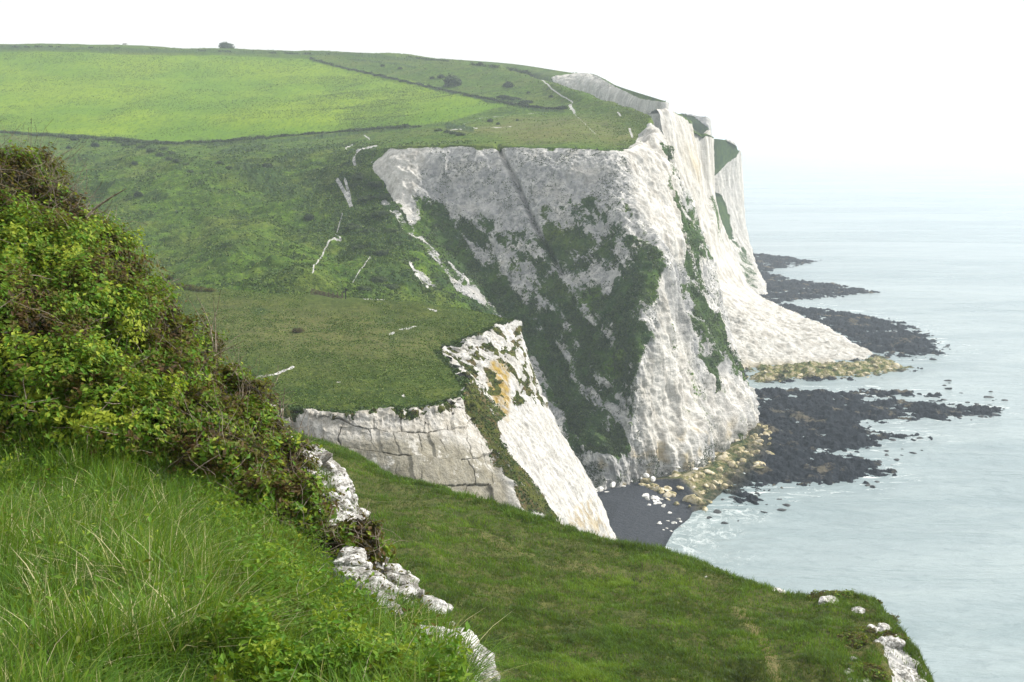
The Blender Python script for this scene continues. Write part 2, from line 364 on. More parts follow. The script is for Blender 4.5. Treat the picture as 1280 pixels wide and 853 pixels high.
# relief
N = outward(P)
cw = ss(.1, .7, chk)*ss(-10, 12, sd_poly(px, py, wall)); wm = ss(-4, 25, sd_poly(px, py, wall))
left_rib = ss(-6, 30, sd_poly(px, py, [(440, 215), (480, 230), (520, 300), (590, 380), (560, 400), (440, 400), (410, 300)]))
sea_face = ss(784, 815, px+.0*py)*ss(-4, 8, sd_poly(px, py, wall))
hl = ss(175, 215, py)
d = fbm(P, 60, 3)*(3.0+3.5*hl)*(1-wm)+fbm(P, 14, 4, .6, off=4)*(.6+1.8*hl)*(1-wm)+ridged(P, 42, 2, .5, off=44)*5.0*hl*(1-wm)*ss(560, 430, px)+fbm(P, 3, 3, .6, off=14)*.35*hl*(1-wm)
rot = np.stack([P[..., 0]*.8+P[..., 1]*.35, P[..., 1]*.6, P[..., 2]*.28+P[..., 0]*.2], -1)
d += wm*(ridged(rot, 26, 4, .55, off=3)*3.8+ridged(rot, 6.5, 4, .6, off=8)*1.5*(.4+.6*cw)+fbm(P, 2.6, 3, .6)*.9)
d -= wm*1.6+sea_face*1.9
d += sea_face*ridged(P, 15, 4, .5, off=12, an=(1, .6, .09))*4.6
d += left_rib*(fbm(P, 9, 3, off=21)*1.8)+scrub*(np.abs(fbm(P, 3.0, 3, off=7))*2.6)*(1-wm)
d += left_rib*ridged(np.stack([P[..., 0]*.3+P[..., 2]*.9, P[..., 1]*.3, P[..., 2]*.5], -1), 9, 2, off=15)*1.5
# strong gully line across the white wall
gl = np.exp(-(d_line(px, py, [(622, 184), (642, 220), (668, 280), (700, 340)])/3.2)**2); d -= gl*3.0
d *= 1-.85*ss(6, 0, np.abs(py-P.shape[0]*0-57)) if False else 1.0
edge = np.zeros(P.shape[:2]); B = P+N*d[..., None]
greyw = .72*ss(-5, 8, sd_poly(qx, qy, [(525, 215), (560, 192), (640, 200), (700, 215), (770, 205), (782, 262), (770, 330), (790, 480), (770, 600), (600, 600), (520, 300)]))*ss(-.5, .0, fbm(P, 20, 3, off=91))  # shade of the left-facing wall, put into the chalk colour as darker grey
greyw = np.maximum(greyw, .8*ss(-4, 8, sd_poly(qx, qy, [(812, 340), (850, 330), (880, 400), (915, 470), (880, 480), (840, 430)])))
clean = ss(-6, 8, sd_poly(qx, qy, [(780, 186), (815, 160), (840, 200), (850, 260), (862, 330), (835, 330), (815, 300), (790, 270)]))
clean = np.maximum(clean, .9*ss(-6, 10, sd_poly(qx, qy, [(815, 340), (835, 360), (850, 440), (880, 520), (860, 580), (800, 570), (795, 500), (812, 410)])))
clean = np.maximum(clean, .6*ss(-6, 8, sd_poly(qx, qy, [(880, 440), (930, 500), (930, 560), (890, 560), (870, 500)])))
clean = np.maximum(clean, .8*ss(-4, 8, sd_poly(qx, qy, [(466, 206), (484, 184), (540, 186), (525, 240), (510, 280), (490, 250)])))
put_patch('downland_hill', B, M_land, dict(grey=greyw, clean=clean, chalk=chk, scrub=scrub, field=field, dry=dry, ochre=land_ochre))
HCH = chk; HFIELD = field; HSC = scrub; HILL = B; HPX, HPY = to_px(B)
def on_hill(x, y):
    m = (HPX-x)**2+(HPY-y)**2
    dist = HILL[..., 1]; m = np.where(m < 3, dist*1e-3, 1e3+m)
    return HILL.reshape(-1, 3)[int(np.argmin(m))].copy()

# ---- distant cliffs -------------------------------------------------------------------
def cliff(name, rows, chalkf, amp=1.0, dens=1.2, scrubf=None, ochref=None, an=(1, .6, .16), crease=(1,), sc=16):
    P = patch(rows, dens, crease_r=crease); px, py = to_px(P); N = outward(P)
    c = chalkf(px, py, P)
    d = (ridged(P, sc, 4, .5, off=6, an=an)*2.0+ridged(P, sc/4, 3, .5, off=2, an=an)*.7+fbm(P, 4, 3)*.5)*amp*ss(-.2, .6, c)
    return P, px, py, N, c, d
# band of white cliff behind the promontory
rows = [[(560, 88, 1250), (640, 92, 1250), (700, 100, 1150), (760, 112, 1050), (800, 130, 950), (826, 136, 860), (828, 140, 860)],
        [(560, 74, 1000), (640, 80, 960), (714, 91, 880), (742, 93, 840), (770, 107, 780), (829, 126, 670), (832, 128, 690)],
        [(560, 80, 985), (640, 86, 940), (700, 99, 862), (735, 104, 825), (768, 122, 765), (830, 150, 664), (833, 152, 690)],
        [(560, 90, 970), (640, 98, 930), (700, 112, 850), (735, 130, 815), (770, 150, 755), (833, 195, 658), (836, 198, 690)],
        [(560, 200, 900), (640, 230, 860), (700, 260, 800), (760, 280, 760), (800, 300, 720), (850, 330, 650), (855, 332, 690)]]
P, px, py, N, c, d = cliff('x', rows, lambda x, y, P: 1.2*ss(-1, 1.5, sd_poly(x+fbm(P, 6, 2)*2, y, [(688, 99), (696, 96), (712, 93.5), (718, 92), (742, 94), (770, 109), (800, 123), (832, 128), (880, 140), (880, 500), (700, 500), (705, 112), (692, 103)]))-.3)
B = P+N*d[..., None]*.8
put_patch('far_chalk_cliff', B, M_land, dict(clean=zeros(P)+.6, chalk=c, scrub=zeros(P)+.35*ss(0, .2, fbm(P, 12, 3))))
# grassy shoulder and pale block beyond
rows = [[(820, 150, 1000), (850, 152, 1000), (872, 155, 1000), (884, 158, 980), (885, 160, 1000)],
        [(820, 146, 880), (850, 143, 870), (868, 146, 850), (884, 148, 830), (887, 150, 850)],
        [(820, 160, 860), (850, 158, 850), (868, 160, 835), (885, 164, 820), (888, 165, 850)],
        [(830, 230, 850), (850, 230, 840), (868, 235, 830), (888, 240, 815), (890, 240, 850)]]
P, px, py, N, c, d = cliff('x', rows, lambda x, y, P: .9-1.6*ss(-2, 2, sd_poly(x, y, [(840, 140), (868, 148), (884, 160), (884, 172), (862, 158), (840, 150)])))
put_patch('distant_chalk_cliff', P+N*d[..., None]*.6, M_land, dict(chalk=c, scrub=zeros(P)+.5))
# tall bright cliff with its fan of fallen chalk
rows = [[(810, 145, 640), (836, 147, 650), (862, 157, 670), (880, 166, 690), (890, 174, 700), (884, 176, 710)],
        [(820, 140, 540), (840, 142, 550), (862, 154, 575), (882, 164, 600), (893, 172, 625), (880, 172, 690)],
        [(835, 200, 531), (852, 200, 545), (872, 200, 571), (886, 200, 597), (894, 200, 624), (882, 200, 690)],
        [(855, 260, 523), (870, 260, 540), (885, 260, 567), (895, 260, 593), (899, 258, 620), (888, 260, 690)],
        [(880, 330, 515), (890, 330, 532), (905, 330, 558), (920, 325, 588), (925, 312, 616), (910, 312, 670)],
        [(895, 370, 505), (912, 372, 515), (928, 372, 538), (942, 370, 568), (950, 366, 608), (940, 365, 660)],
        [(905, 400, 490), (930, 400, 494), (955, 400, 508), (975, 396, 530), (990, 390, 558), (980, 392, 600)],
        [(915, 430, 465), (945, 430, 472), (985, 430, 480), (1025, 425, 492), (1052, 419, 505), (1040, 420, 540)],
        [Z0(925, 466), Z0(965, 464), Z0(1020, 462), Z0(1060, 458), Z0(1094, 451), Z0(1097, 446)]]
P, px, py, N, c, d = cliff('x', rows, lambda x, y, P: 1.1+0*x)
t = ss(355, 385, py)
g = ss(-2, 3, sd_poly(px, py, [(833, 139), (850, 141), (864, 150), (878, 160), (893, 168), (893, 173), (880, 166), (860, 155), (848, 146)]))
c = c-1.8*g
c -= .55*ss(-3, 4, sd_poly(px+fbm(P, 8, 3)*8, py, [(893, 225), (905, 270), (915, 300), (905, 305), (893, 270)]))
c -= .35*ss(445, 458, py)*(fbm(P, 6, 3)+.6)
d = d*(1-t)*.85+t*(fbm(P, 16, 3)*2.2+fbm(P, 4.5, 4, .65)*1.7)
d = d-5.0*ss(-1.5, 1.5, px-(864+(py-150)*.16))*ss(385, 350, py)+3.0*ss(-1, 1, px-(884+(py-160)*.10))*ss(320, 250, py)
och = .65*np.exp(-(((px-866)/16)**2+((py-200)/32)**2))*ss(-.25, .3, fbm(P, 14, 3, an=(1, 1, .2)))+.35*ss(446, 458, py)
put_patch('tall_chalk_cliff', P+N*d[..., None], M_land, dict(clean=zeros(P)+.95, chalk=c, scrub=zeros(P)+.3, ochre=och))
# grey blue cliff at the far right
rows = [[(870, 176, 900), (895, 177, 890), (910, 181, 880), (922, 190, 870), (920, 192, 900)],
        [(870, 174, 740), (897, 174, 740), (912, 178, 750), (924, 190, 765), (920, 192, 850)],
        [(872, 220, 730), (897, 220, 733), (912, 222, 748), (926, 225, 762), (922, 225, 850)],
        [(880, 270, 715), (900, 270, 722), (914, 272, 738), (929, 275, 752), (925, 275, 840)],
        [(895, 320, 700), (912, 320, 708), (926, 322, 720), (941, 325, 735), (935, 325, 820)],
        [Z0(910, 372), Z0(930, 376), Z0(945, 374), Z0(957, 370), Z0(955, 350)]]
def cf(x, y, P):
    a = .95-1.9*ss(-1.5, 1.5, sd_poly(x, y, [(885, 170), (905, 175), (923, 188), (922, 192), (908, 203), (885, 228)]))
    q = x+fbm(P, 14, 3)*7
    return a-1.0*ss(-2, 3, sd_poly(q, y, [(890, 240), (902, 245), (913, 270), (915, 300), (905, 300), (890, 270)]))-.5*ss(-2, 3, sd_poly(q, y, [(912, 300), (930, 310), (945, 340), (950, 370), (935, 360)]))
P, px, py, N, c, d = cliff('x', rows, cf)
put_patch('blue_chalk_cliff', P+N*d[..., None]*.9, M_land, dict(clean=zeros(P)+.5, chalk=c, scrub=zeros(P)+.8))

# ---- grassy platform with blocky cliff (mid distance) ---------------------------------
k = 1.3
def wob(P): return P+np.stack([fbm(P, 5, 4, .6, off=1)*2.6, fbm(P, 5, 4, .6, off=2)*2.6, fbm(P, 4, 4, .6, off=3)*.9], -1)
def S(r): return [(a, b, c*k) for a, b, c in r]
edge_top = [(150, 490, 122), (250, 500, 118), (330, 508, 115), (380, 515, 112), (430, 517, 112), (490, 513, 113), (545, 508, 116), (572, 500, 120), (583, 484, 128), (570, 462, 138), (548, 440, 150), (578, 430, 153), (610, 417, 158), (634, 404, 164), (646, 403, 168)]
rows = [S([(150, 400, 215), (230, 400, 215), (300, 400, 213), (340, 400, 212), (380, 400, 211), (420, 402, 210), (455, 405, 208), (490, 410, 205), (520, 412, 202), (548, 415, 200), (570, 420, 198), (590, 424, 194), (612, 425, 190), (632, 425, 188), (645, 425, 190)]),
        S([(150, 352, 192), (230, 361, 190), (300, 365, 188), (340, 368, 187), (380, 369, 186), (420, 371, 185), (455, 373, 183), (490, 376, 181), (520, 379, 178), (548, 384, 176), (570, 387, 174), (590, 390, 172), (612, 394, 171), (632, 400, 170), (646, 402, 170)]),
        S([(150, 380, 170), (230, 385, 168), (295, 390, 166), (335, 392, 165), (376, 393, 165), (416, 394, 165), (452, 396, 164), (488, 400, 163), (518, 402, 162), (545, 404, 162), (560, 406, 162), (580, 406, 163), (606, 404, 165), (630, 402, 168), (646, 402.4, 169)]),
        S([(150, 430, 143), (230, 432, 142), (300, 436, 140), (345, 440, 139), (385, 442, 139), (425, 444, 139), (465, 444, 139), (505, 444, 141), (535, 440, 145), (548, 436, 149), (547, 430, 152), (575, 422, 155), (608, 412, 160), (632, 403.5, 166), (646, 402.8, 168.5)]),
        S([(150, 465, 130), (240, 470, 128), (315, 478, 125), (362, 482, 124), (408, 484, 124), (455, 484, 124), (505, 482, 126), (545, 476, 130), (562, 468, 135), (560, 456, 142), (548, 438, 150.5), (577, 428, 154), (609, 415, 159), (633, 403.8, 165), (646, 402.9, 168.2)]),
        S(edge_top)]
P = patch(rows, 1.3, mn=8)
px, py = to_px(P); P = P+(wob(P)-P)*np.exp(-(d_line(px, py, [(a, b) for a, b, _ in edge_top])/14))[..., None]
px, py = to_px(P); N = outward(P); N *= np.sign(N[..., 2:3])
d = fbm(P, 26, 3)*.9+fbm(P, 5, 4, .6)*.35+fbm(P, 1.6, 3, .6)*.16
d *= .25+.75*ss(0, 22, np.min([d_line(px, py, [(a, b) for a, b, _ in edge_top])], 0))
w2 = fbm(P, 3, 3)*5; chalk = zeros(P)-1.3
def track2(pts, w, v=1.2):
    global chalk
    s = 1-ss(w*.6, w*1.3, d_line(px+w2*.3, py+w2*.15, pts)); chalk = chalk*(1-s)+v*s
track2([(322, 473), (345, 468), (367, 460)], 1.6); track2([(487, 418), (492, 416)], 1.6); track2([(500, 412), (513, 410), (520, 408)], 1.4)
track2([(455, 372), (480, 375)], 1.3); track2([(535, 388), (545, 390)], 1.3); track2([(422, 480), (426, 480)], 1.2); track2([(503, 497), (506, 498)], 1.2); track2([(345, 366), (372, 367)], 1.0, .8)
chalk = np.maximum(chalk, .55-1.7*ss(1.0, 6, d_line(px+w2, py+w2*.5, [(a, b) for a, b, _ in edge_top[3:]])))
dryp = .5*ss(-30, 40, sd_poly(px, py, [(250, 375), (420, 380), (560, 410), (580, 440), (500, 460), (400, 450), (260, 430)]))
for (sx, sy, sr) in ((325, 389, 8), (371, 411, 7), (462, 431, 10)):
    dryp = np.maximum(dryp, 0)
scr = .8*(1-ss(3, 9, np.hypot((px-325)/1.6, (py-389)*1.3)))
scr = np.maximum(scr, .9*(1-ss(3, 8, np.hypot((px-371), (py-411)*1.3))))
scr = np.maximum(scr, .5*ss(.15, .35, fbm(P, 7, 4, off=9))*ss(0, 20, sd_poly(px, py, [(220, 360), (600, 390), (640, 402), (560, 420), (220, 420)])))
darker = .55*(1-ss(0, 14, d_line(px, py, [(490, 425), (560, 395), (610, 398)])))
scr = np.maximum(scr, darker*.5)
put_patch('clifftop_meadow', P+N*d[..., None], M_plat, dict(chalk=chalk, scrub=scr, dry=dryp))
PLAT = P+N*d[..., None]
# its cliff
def low(pts): return S(pts)
rows = [S(edge_top),
  low([(150, 510, 120), (250, 520, 116), (335, 530, 113), (385, 535, 110.5), (435, 542, 110), (497, 540, 111), (556, 535, 114), (590, 528, 118), (606, 512, 125), (604, 494, 134), (590, 476, 146), (612, 465, 150), (632, 455, 155), (649, 440, 162), (655, 436, 168)]),
  low([(150, 560, 117), (250, 565, 113.5), (345, 570, 111), (395, 575, 109), (445, 580, 108.5), (510, 580, 109), (572, 572, 112), (612, 565, 115), (634, 552, 121), (640, 540, 129), (634, 530, 141), (645, 520, 146), (655, 505, 151), (668, 490, 159), (672, 488, 166)]),
  low([(150, 620, 115), (250, 625, 111.5), (360, 630, 109), (410, 635, 107.5), (460, 640, 107), (530, 640, 107), (590, 630, 109), (636, 615, 112), (662, 600, 118), (672, 590, 126), (676, 582, 137), (684, 575, 143), (692, 565, 149), (700, 555, 157), (705, 553, 164)]),
  low([(150, 700, 110), (250, 700, 107.5), (370, 700, 106), (425, 705, 105), (480, 710, 104.5), (550, 710, 104.5), (612, 700, 106.5), (662, 680, 109), (692, 665, 114), (705, 655, 122), (715, 648, 133), (725, 640, 140), (733, 632, 147), (738, 620, 155), (742, 618, 162)]),
  low([(150, 800, 105), (250, 800, 103), (380, 800, 102), (440, 800, 101.5), (500, 800, 101), (575, 795, 101), (640, 785, 103), (692, 765, 106), (722, 745, 111), (738, 720, 120), (745, 705, 131), (750, 695, 139), (755, 685, 146), (758, 672, 154), (762, 668, 161)]),
  low([(150, 1200, 90), (250, 1200, 90), (390, 1200, 90), (460, 1200, 90), (540, 1200, 90), (620, 1180, 90), (700, 1150, 92), (760, 1100, 95), (790, 1000, 102), (800, 900, 112), (800, 860, 122), (800, 830, 130), (800, 790, 142), (792, 740, 155), (796, 735, 162)])]
P = patch(rows, 1.5, crease_c=(9,), mn=6)
P = P+(wob(P)-P)*np.exp(-np.clip(P[:1, :, 2]-P[..., 2], 0, 50)/2.5)[..., None]
px, py = to_px(P); N = outward(P)
w2 = fbm(P, 4, 3)*7
face = ss(-6, 6, sd_poly(px, py, [(340, 505), (600, 500), (640, 640), (600, 760), (340, 760)]))
z = P[..., 2]+fbm(P, 12, 2)*.8+.15*P[..., 0]+fbm(P, 2.5, 3, .6, off=70)*.45
# bedding: stepped ledges and vertical joints
sx_ = P[..., 0]*1.0+P[..., 1]*.3+fbm(P, 2.5, 3, .6, off=73)*.7
bed = np.abs(((z/2.9) % 1)-.5)*2; joint = np.abs(((sx_+np.floor(z/2.9)*2.7+fbm(P, 6, 2, off=4)*1.6)/3.7 % 1)-.5)*2
crack = np.maximum(ss(.962, .990, bed)*ss(-.4, .05, fbm(P, 9, 2, off=40)), .8*ss(.968, .990, joint)*ss(-.25, .1, fbm(P, 7, 2, off=44)))
blocks = perlin(np.stack([np.floor(sx_/3.7), np.floor(z/2.9), np.zeros_like(z)], -1)*.73+.4)
d = face*(-crack*.5+blocks*.8+fbm(P, 1.6, 4, .6)*.20+fbm(P, 7, 3)*.35)+(1-face)*(ridged(P, 8, 4, .55, an=(1, 1, .25))*1.1+fbm(P, 1.5, 3, .6)*.35)
rough_top = 1-ss(4, 26, py-np.interp(px, [300, 380, 545, 580], [505, 515, 508, 495])); rough_top = np.clip(rough_top, 0, 1)
d += rough_top*face*(ridged(P, 2.2, 3, .6, off=3, an=(1, 1, .5))*.8)
d *= ss(-1, 10, np.abs(py-np.interp(px, [300, 430, 545, 575], [505, 517, 508, 495]))*1.0+4)
chalk = zeros(P)+1.15
q = px+w2
chalk -= .9*ss(-4, 5, sd_poly(q, py, [(566, 470), (585, 490), (600, 510), (625, 545), (650, 580), (680, 620), (696, 658), (650, 640), (630, 600), (605, 550), (575, 510), (560, 480)]))
chalk -= .8*ss(-4, 4, sd_poly(q, py+w2*.4, [(575, 470), (600, 490), (625, 520), (620, 545), (600, 530), (585, 500)]))
chalk -= 1.15*rough_top*ss(.0, .18, fbm(P, 3.2, 4, .6, off=17))
chalk -= .9*ss(-2, 3, sd_poly(q, py, [(645, 450), (655, 470), (662, 500), (655, 500)]))
chalk -= .9*ss(0, 6, 390-px+w2)*ss(.0, .2, fbm(P, 5, 2))
och = .95*ss(-3, 3, sd_poly(px+w2*.3, py, [(612, 455), (622, 452), (632, 470), (634, 500), (630, 530), (618, 515), (610, 490), (606, 470)]))
och = och*ss(-.35, .1, fbm(P, 2.5, 4, .7, off=5, an=(1, 1, .2)))
och = np.maximum(och, .5*ss(-.1, .25, fbm(P, 3, 4))*ss(-3, 4, sd_poly(q, py, [(705, 640), (735, 625), (760, 672), (750, 690), (700, 670)])))
och = np.maximum(och, .12*face)
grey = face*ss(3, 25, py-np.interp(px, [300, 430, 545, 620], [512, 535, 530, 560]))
def cliff_material():
    n = NT('near chalk cliff'); p = n.pos()
    ck, h = chalk_color(n, .35)
    ck = n.mix(.5, ck, n.mix(n.step(n.noise(n.pos((1, 1, .15)), .6, 6, .7), .4, .6), (.34, .32, .28), (.62, .61, .58)))
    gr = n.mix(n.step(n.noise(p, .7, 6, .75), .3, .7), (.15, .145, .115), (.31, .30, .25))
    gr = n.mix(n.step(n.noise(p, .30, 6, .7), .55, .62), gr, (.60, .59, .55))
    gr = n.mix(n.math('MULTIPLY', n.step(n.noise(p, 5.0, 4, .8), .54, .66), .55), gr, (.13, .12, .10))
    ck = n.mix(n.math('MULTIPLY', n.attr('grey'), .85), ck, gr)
    ck = n.mix(n.math('MULTIPLY', n.attr('crack'), .85), ck, (.10, .095, .08))
    och = n.mix(n.step(n.noise(n.pos((1, 1, .3)), 1.0, 5, .7), .4, .62), (.36, .25, .05), (.20, .13, .02))
    ck = n.mix(n.math('MULTIPLY', n.attr('ochre'), n.step(n.noise(n.pos((1, 1, .25)), .9, 6, .75), .26, .46)), ck, och)
    g = n.mix(n.step(n.noise(p, .9, 6, .7), .35, .62), (.022, .026, .010), (.085, .095, .02))
    g = n.mix(n.step(n.noise(p, .35, 3, .7), .52, .6), g, (.10, .08, .035))
    br = n.math('ADD', n.math('MULTIPLY', n.noise(n.pos((1, 1, .6)), .8, 7, .75, .4), .6), n.math('MULTIPLY', n.noise(p, 3.0, 5, .75), .4))
    e = n.math('ADD', n.attr('chalk'), n.math('MULTIPLY', n.math('SUBTRACT', br, .5), 2.6))
    m = n.step(e, .44, .56)
    return n.done(n.bsdf(n.mix(m, g, ck), .95, n.bump(n.math('ADD', h, n.math('MULTIPLY', m, .4)), .9, .3), spec=.08))
M_cliff = cliff_material()
CLF = P+N*d[..., None]; CCH = chalk
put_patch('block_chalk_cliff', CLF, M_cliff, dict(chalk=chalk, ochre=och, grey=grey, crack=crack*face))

# ---- near spur ------------------------------------------------------------------------
ridge = [(300, 520, 88), (370, 545, 82), (430, 566, 77), (490, 597, 72), (560, 614, 68), (650, 643, 64), (740, 671, 60), (830, 694, 57), (940, 727, 53), (1000, 742, 51), (1060, 741, 50), (1090, 747, 49.5), (1112, 778, 46), (1134, 812, 43), (1158, 856, 40), (1190, 930, 36)]
def off(r, dy, f, dxr=0): return [(a+dxr*i/len(r), b+dy, c*f) for i, (a, b, c) in enumerate(r)]
rows = [[(a-5+ (0 if i < 11 else 22), b+480, c*.93) for i, (a, b, c) in enumerate(ridge)],
        [(a-3+ (0 if i < 11 else 20), b+130, c*1.04) for i, (a, b, c) in enumerate(ridge)],
        [(a-1+ (0 if i < 11 else 8), b+26, c*1.035) for i, (a, b, c) in enumerate(ridge)],
        ridge,
        [(270, 545, 75), (350, 575, 70), (410, 600, 66), (470, 630, 62), (545, 650, 59), (638, 680, 56), (728, 708, 53), (815, 732, 50), (915, 762, 47), (975, 775, 45.5), (1030, 775, 45), (1062, 780, 44.5), (1085, 808, 42), (1105, 842, 39.5), (1125, 885, 37), (1150, 950, 34)],
        [(220, 600, 60), (320, 635, 56), (385, 665, 53), (450, 695, 50), (530, 715, 48), (620, 750, 45.5), (710, 780, 43), (795, 800, 41), (885, 830, 39), (940, 840, 38), (990, 845, 37.5), (1020, 850, 37), (1040, 870, 36), (1060, 900, 34), (1080, 940, 32), (1100, 1000, 30)],
        [(150, 720, 40), (270, 760, 38), (345, 790, 36.5), (420, 815, 35), (505, 840, 33.5), (600, 865, 32), (690, 890, 31), (770, 915, 30), (850, 940, 29), (900, 955, 28.5), (945, 960, 28), (970, 970, 28), (990, 985, 27), (1010, 1010, 26.5), (1030, 1040, 26), (1050, 1090, 25)],
        [(50, 960, 20), (200, 1000, 20), (300, 1020, 20), (390, 1040, 20), (480, 1060, 20), (580, 1080, 20), (670, 1100, 20), (750, 1120, 20), (830, 1140, 20), (870, 1150, 20), (910, 1160, 20), (940, 1170, 20), (960, 1180, 20), (980, 1190, 20), (1000, 1210, 20), (1020, 1240, 20)]]
P = patch(rows, 1.0, mn=8)
px, py = to_px(P); N = outward(P); N *= np.sign(N[..., 2:3]+1e-6)
rd = d_line(px, py, [(a, b) for a, b, _ in ridge])
d = fbm(P, 9, 3)*.6+fbm(P, 2.2, 4, .6)*.40+fbm(P, .7, 3, .6)*.14
d -= .28*np.exp(-(d_line(px, py, [(560, 640), (600, 655), (640, 676)])/3)**2)
hb = sd_poly(px, py, [(1035, 740), (1110, 745), (1160, 850), (1200, 930), (1060, 930), (1040, 850), (1060, 790)])
d += .5*ss(0, 20, hb)*fbm(P, 2.0, 3, off=31)
w2 = fbm(P, 1.5, 3)*16
chalk = zeros(P)-1.3
chalk = np.maximum(chalk, -1.3+2.3*ss(-6, 8, sd_poly(px+w2, py+w2*.3, [(1086, 790), (1110, 775), (1135, 810), (1165, 856), (1200, 930), (1128, 930), (1118, 850)])))
chalk = np.maximum(chalk, -1.3+2.0*ss(-3, 5, sd_poly(px+w2*.6, py+w2*.4, [(1045, 815), (1085, 835), (1095, 856), (1060, 860)])))
tr = np.zeros(P.shape[:2])
tr = np.maximum(tr, .75*(1-ss(3, 13, d_line(px+w2*.3, py, [(925, 765), (945, 790), (962, 820), (978, 860), (985, 930)]))))
tr = np.maximum(tr, .8*(1-ss(8, 30, d_line(px, py, [(560, 795), (600, 830), (640, 880), (660, 930)]))))
tr = np.maximum(tr, .45*(1-ss(2, 8, d_line(px, py, [(520, 655), (600, 672), (680, 700), (760, 715)]))*.4))
hb2 = .5*ss(0, 15, hb)
put_patch('grassy_spur', P+N*d[..., None], M_spur, dict(chalk=chalk, dry=np.clip(tr*1.3+hb2*.5, 0, 1), scrub=zeros(P)+.3*ss(.1, .3, fbm(P, 6, 3, off=2))))
SPUR = P+N*d[..., None]; SPX, SPY = to_px(SPUR); SPN = N; SPTR = tr

# ---- foreground bank ------------------------------------------------------------------
rows = [[(-900, 1500, 1.6), (-300, 1500, 1.6), (200, 1500, 1.6), (600, 1500, 1.6), (900, 1600, 1.7), (1100, 2100, 1.6)],
        [(-500, 1060, 2.6), (-100, 1060, 2.6), (200, 1060, 2.6), (480, 1060, 2.6), (690, 1120, 2.8), (790, 1400, 2.8)],
        [(-350, 880, 3.8), (-60, 880, 3.8), (180, 880, 3.9), (400, 885, 4.1), (600, 930, 4.6), (660, 1100, 4.8)],
        [(-300, 770, 5.4), (-60, 770, 5.4), (150, 770, 5.5), (370, 780, 5.9), (578, 832, 6.9), (640, 960, 7.2)],
        [(-260, 665, 7.6), (-60, 665, 7.6), (130, 670, 7.8), (330, 700, 8.2), (515, 748, 9.0), (575, 860, 9.4)],
        [(-240, 575, 9.8), (-60, 575, 9.8), (110, 585, 10.0), (290, 630, 10.3), (455, 672, 11.0), (505, 780, 11.5)],
        [(-240, 450, 11.4), (-60, 455, 11.4), (80, 475, 11.5), (230, 545, 11.8), (412, 600, 12.8), (455, 710, 13.4)],
        [(-240, 340, 12.8), (-60, 345, 12.8), (60, 370, 12.9), (190, 460, 13.1), (362, 556, 14.2), (400, 655, 14.8)],
        [(-240, 265, 14.2), (-60, 260, 14.2), (40, 290, 14.3), (160, 400, 14.4), (310, 550, 15.4), (345, 640, 16.0)],
        [(-240, 290, 16), (-60, 285, 16), (30, 310, 16), (140, 430, 16), (285, 600, 17), (320, 760, 17.6)],
        [(-240, 500, 19), (-60, 520, 19), (20, 560, 19), (110, 700, 19), (240, 860, 20), (300, 1000, 20)]]
P = patch(rows, .75, mn=6, cap=170)
px, py = to_px(P); N = outward(P); N *= np.sign(N[..., 2:3]+1e-6)
d = fbm(P, 2.2, 4, .6)*.12+fbm(P, .5, 3, .6)*.05
w2 = fbm(P, .8, 3)*16
eg = [(320, 498), (372, 555), (400, 600), (430, 650), (470, 705), (520, 770), (580, 835), (610, 880)]
chalk = -1.3+2.35*(1-ss(8, 26, d_line(px+w2, py, eg)))+1.3*ss(-10, 10, sd_poly(px, py, [(640, 853), (560, 760), (470, 660), (400, 570), (390, 760), (460, 850), (600, 1000)]))*.0
chalk = np.maximum(chalk, zeros(P)-1.3)
BANK = P+N*d[..., None]; BPX, BPY = px, py
scr = zeros(P)+.6
put_patch('bank', BANK, M_bank, dict(chalk=chalk, scrub=scr, dry=zeros(P)+.2))

# ================================================================== SHORE AND SEA
xs = np.linspace(640, 1290, 760); ys = np.concatenate([np.linspace(306, 470, 230), np.linspace(470.6, 720, 330)])
PXg, PYg = np.meshgrid(xs, ys)
u = (PXg-640)/F; v = (426.5-PYg)/F; dy = cp_+v*sp_; dz = -sp_+v*cp_; tt = -CAMZ/dz
X = u*tt; Y = dy*tt
def wp(poly): return [tuple(at(a, b, z=0)[:2]) for a, b in poly]
G = np.stack([X, Y, 0*X], -1)
nz = fbm(G, 14, 4, .6); nf = fbm(G, 3.2, 4, .65, off=3)
h = np.full(X.shape, -4.0)
reefs = [([(930, 316), (970, 319), (1022, 327), (1000, 332), (962, 340), (990, 350), (1040, 354), (1100, 366), (1060, 371), (990, 377), (950, 384), (925, 350)], 1.1),
  ([(930, 384), (985, 381), (1040, 388), (1100, 397), (1140, 408), (1160, 420), (1190, 439), (1165, 447), (1110, 446), (1075, 440), (1040, 415), (1000, 396)], 1.2),
  ([(925, 455), (1060, 452), (1094, 444), (1130, 452), (1152, 461), (1090, 474), (1000, 475), (930, 484)], 1.9),
  ([(915, 500), (945, 484), (975, 484), (1050, 489), (1130, 487), (1172, 495), (1095, 501), (1180, 503), (1258, 509), (1252, 515), (1180, 525), (1090, 529), (1085, 537), (1155, 543), (1150, 549), (1095, 556), (1060, 566), (1105, 580), (1112, 592), (1090, 606), (1040, 613), (1000, 606), (960, 614), (925, 628), (885, 642), (850, 640), (815, 610), (850, 580), (920, 540)], 1.2)]
for poly, hh in reefs:
    s = sd_poly(X, Y, wp(poly)); h = np.maximum(h, np.clip(s*.16, -4, hh)+nz*2.6*ss(-10, 2, s)+nf*2.3-.4)
hs = sd_poly(X, Y, wp([(690, 560), (745, 618), (800, 604), (860, 588), (935, 530), (950, 560), (920, 600), (880, 636), (845, 646), (800, 620), (740, 650), (690, 660)]))
h = np.maximum(h, np.clip(hs*.22+.4, -4, 4.5)+nf*.8+nz*.8)
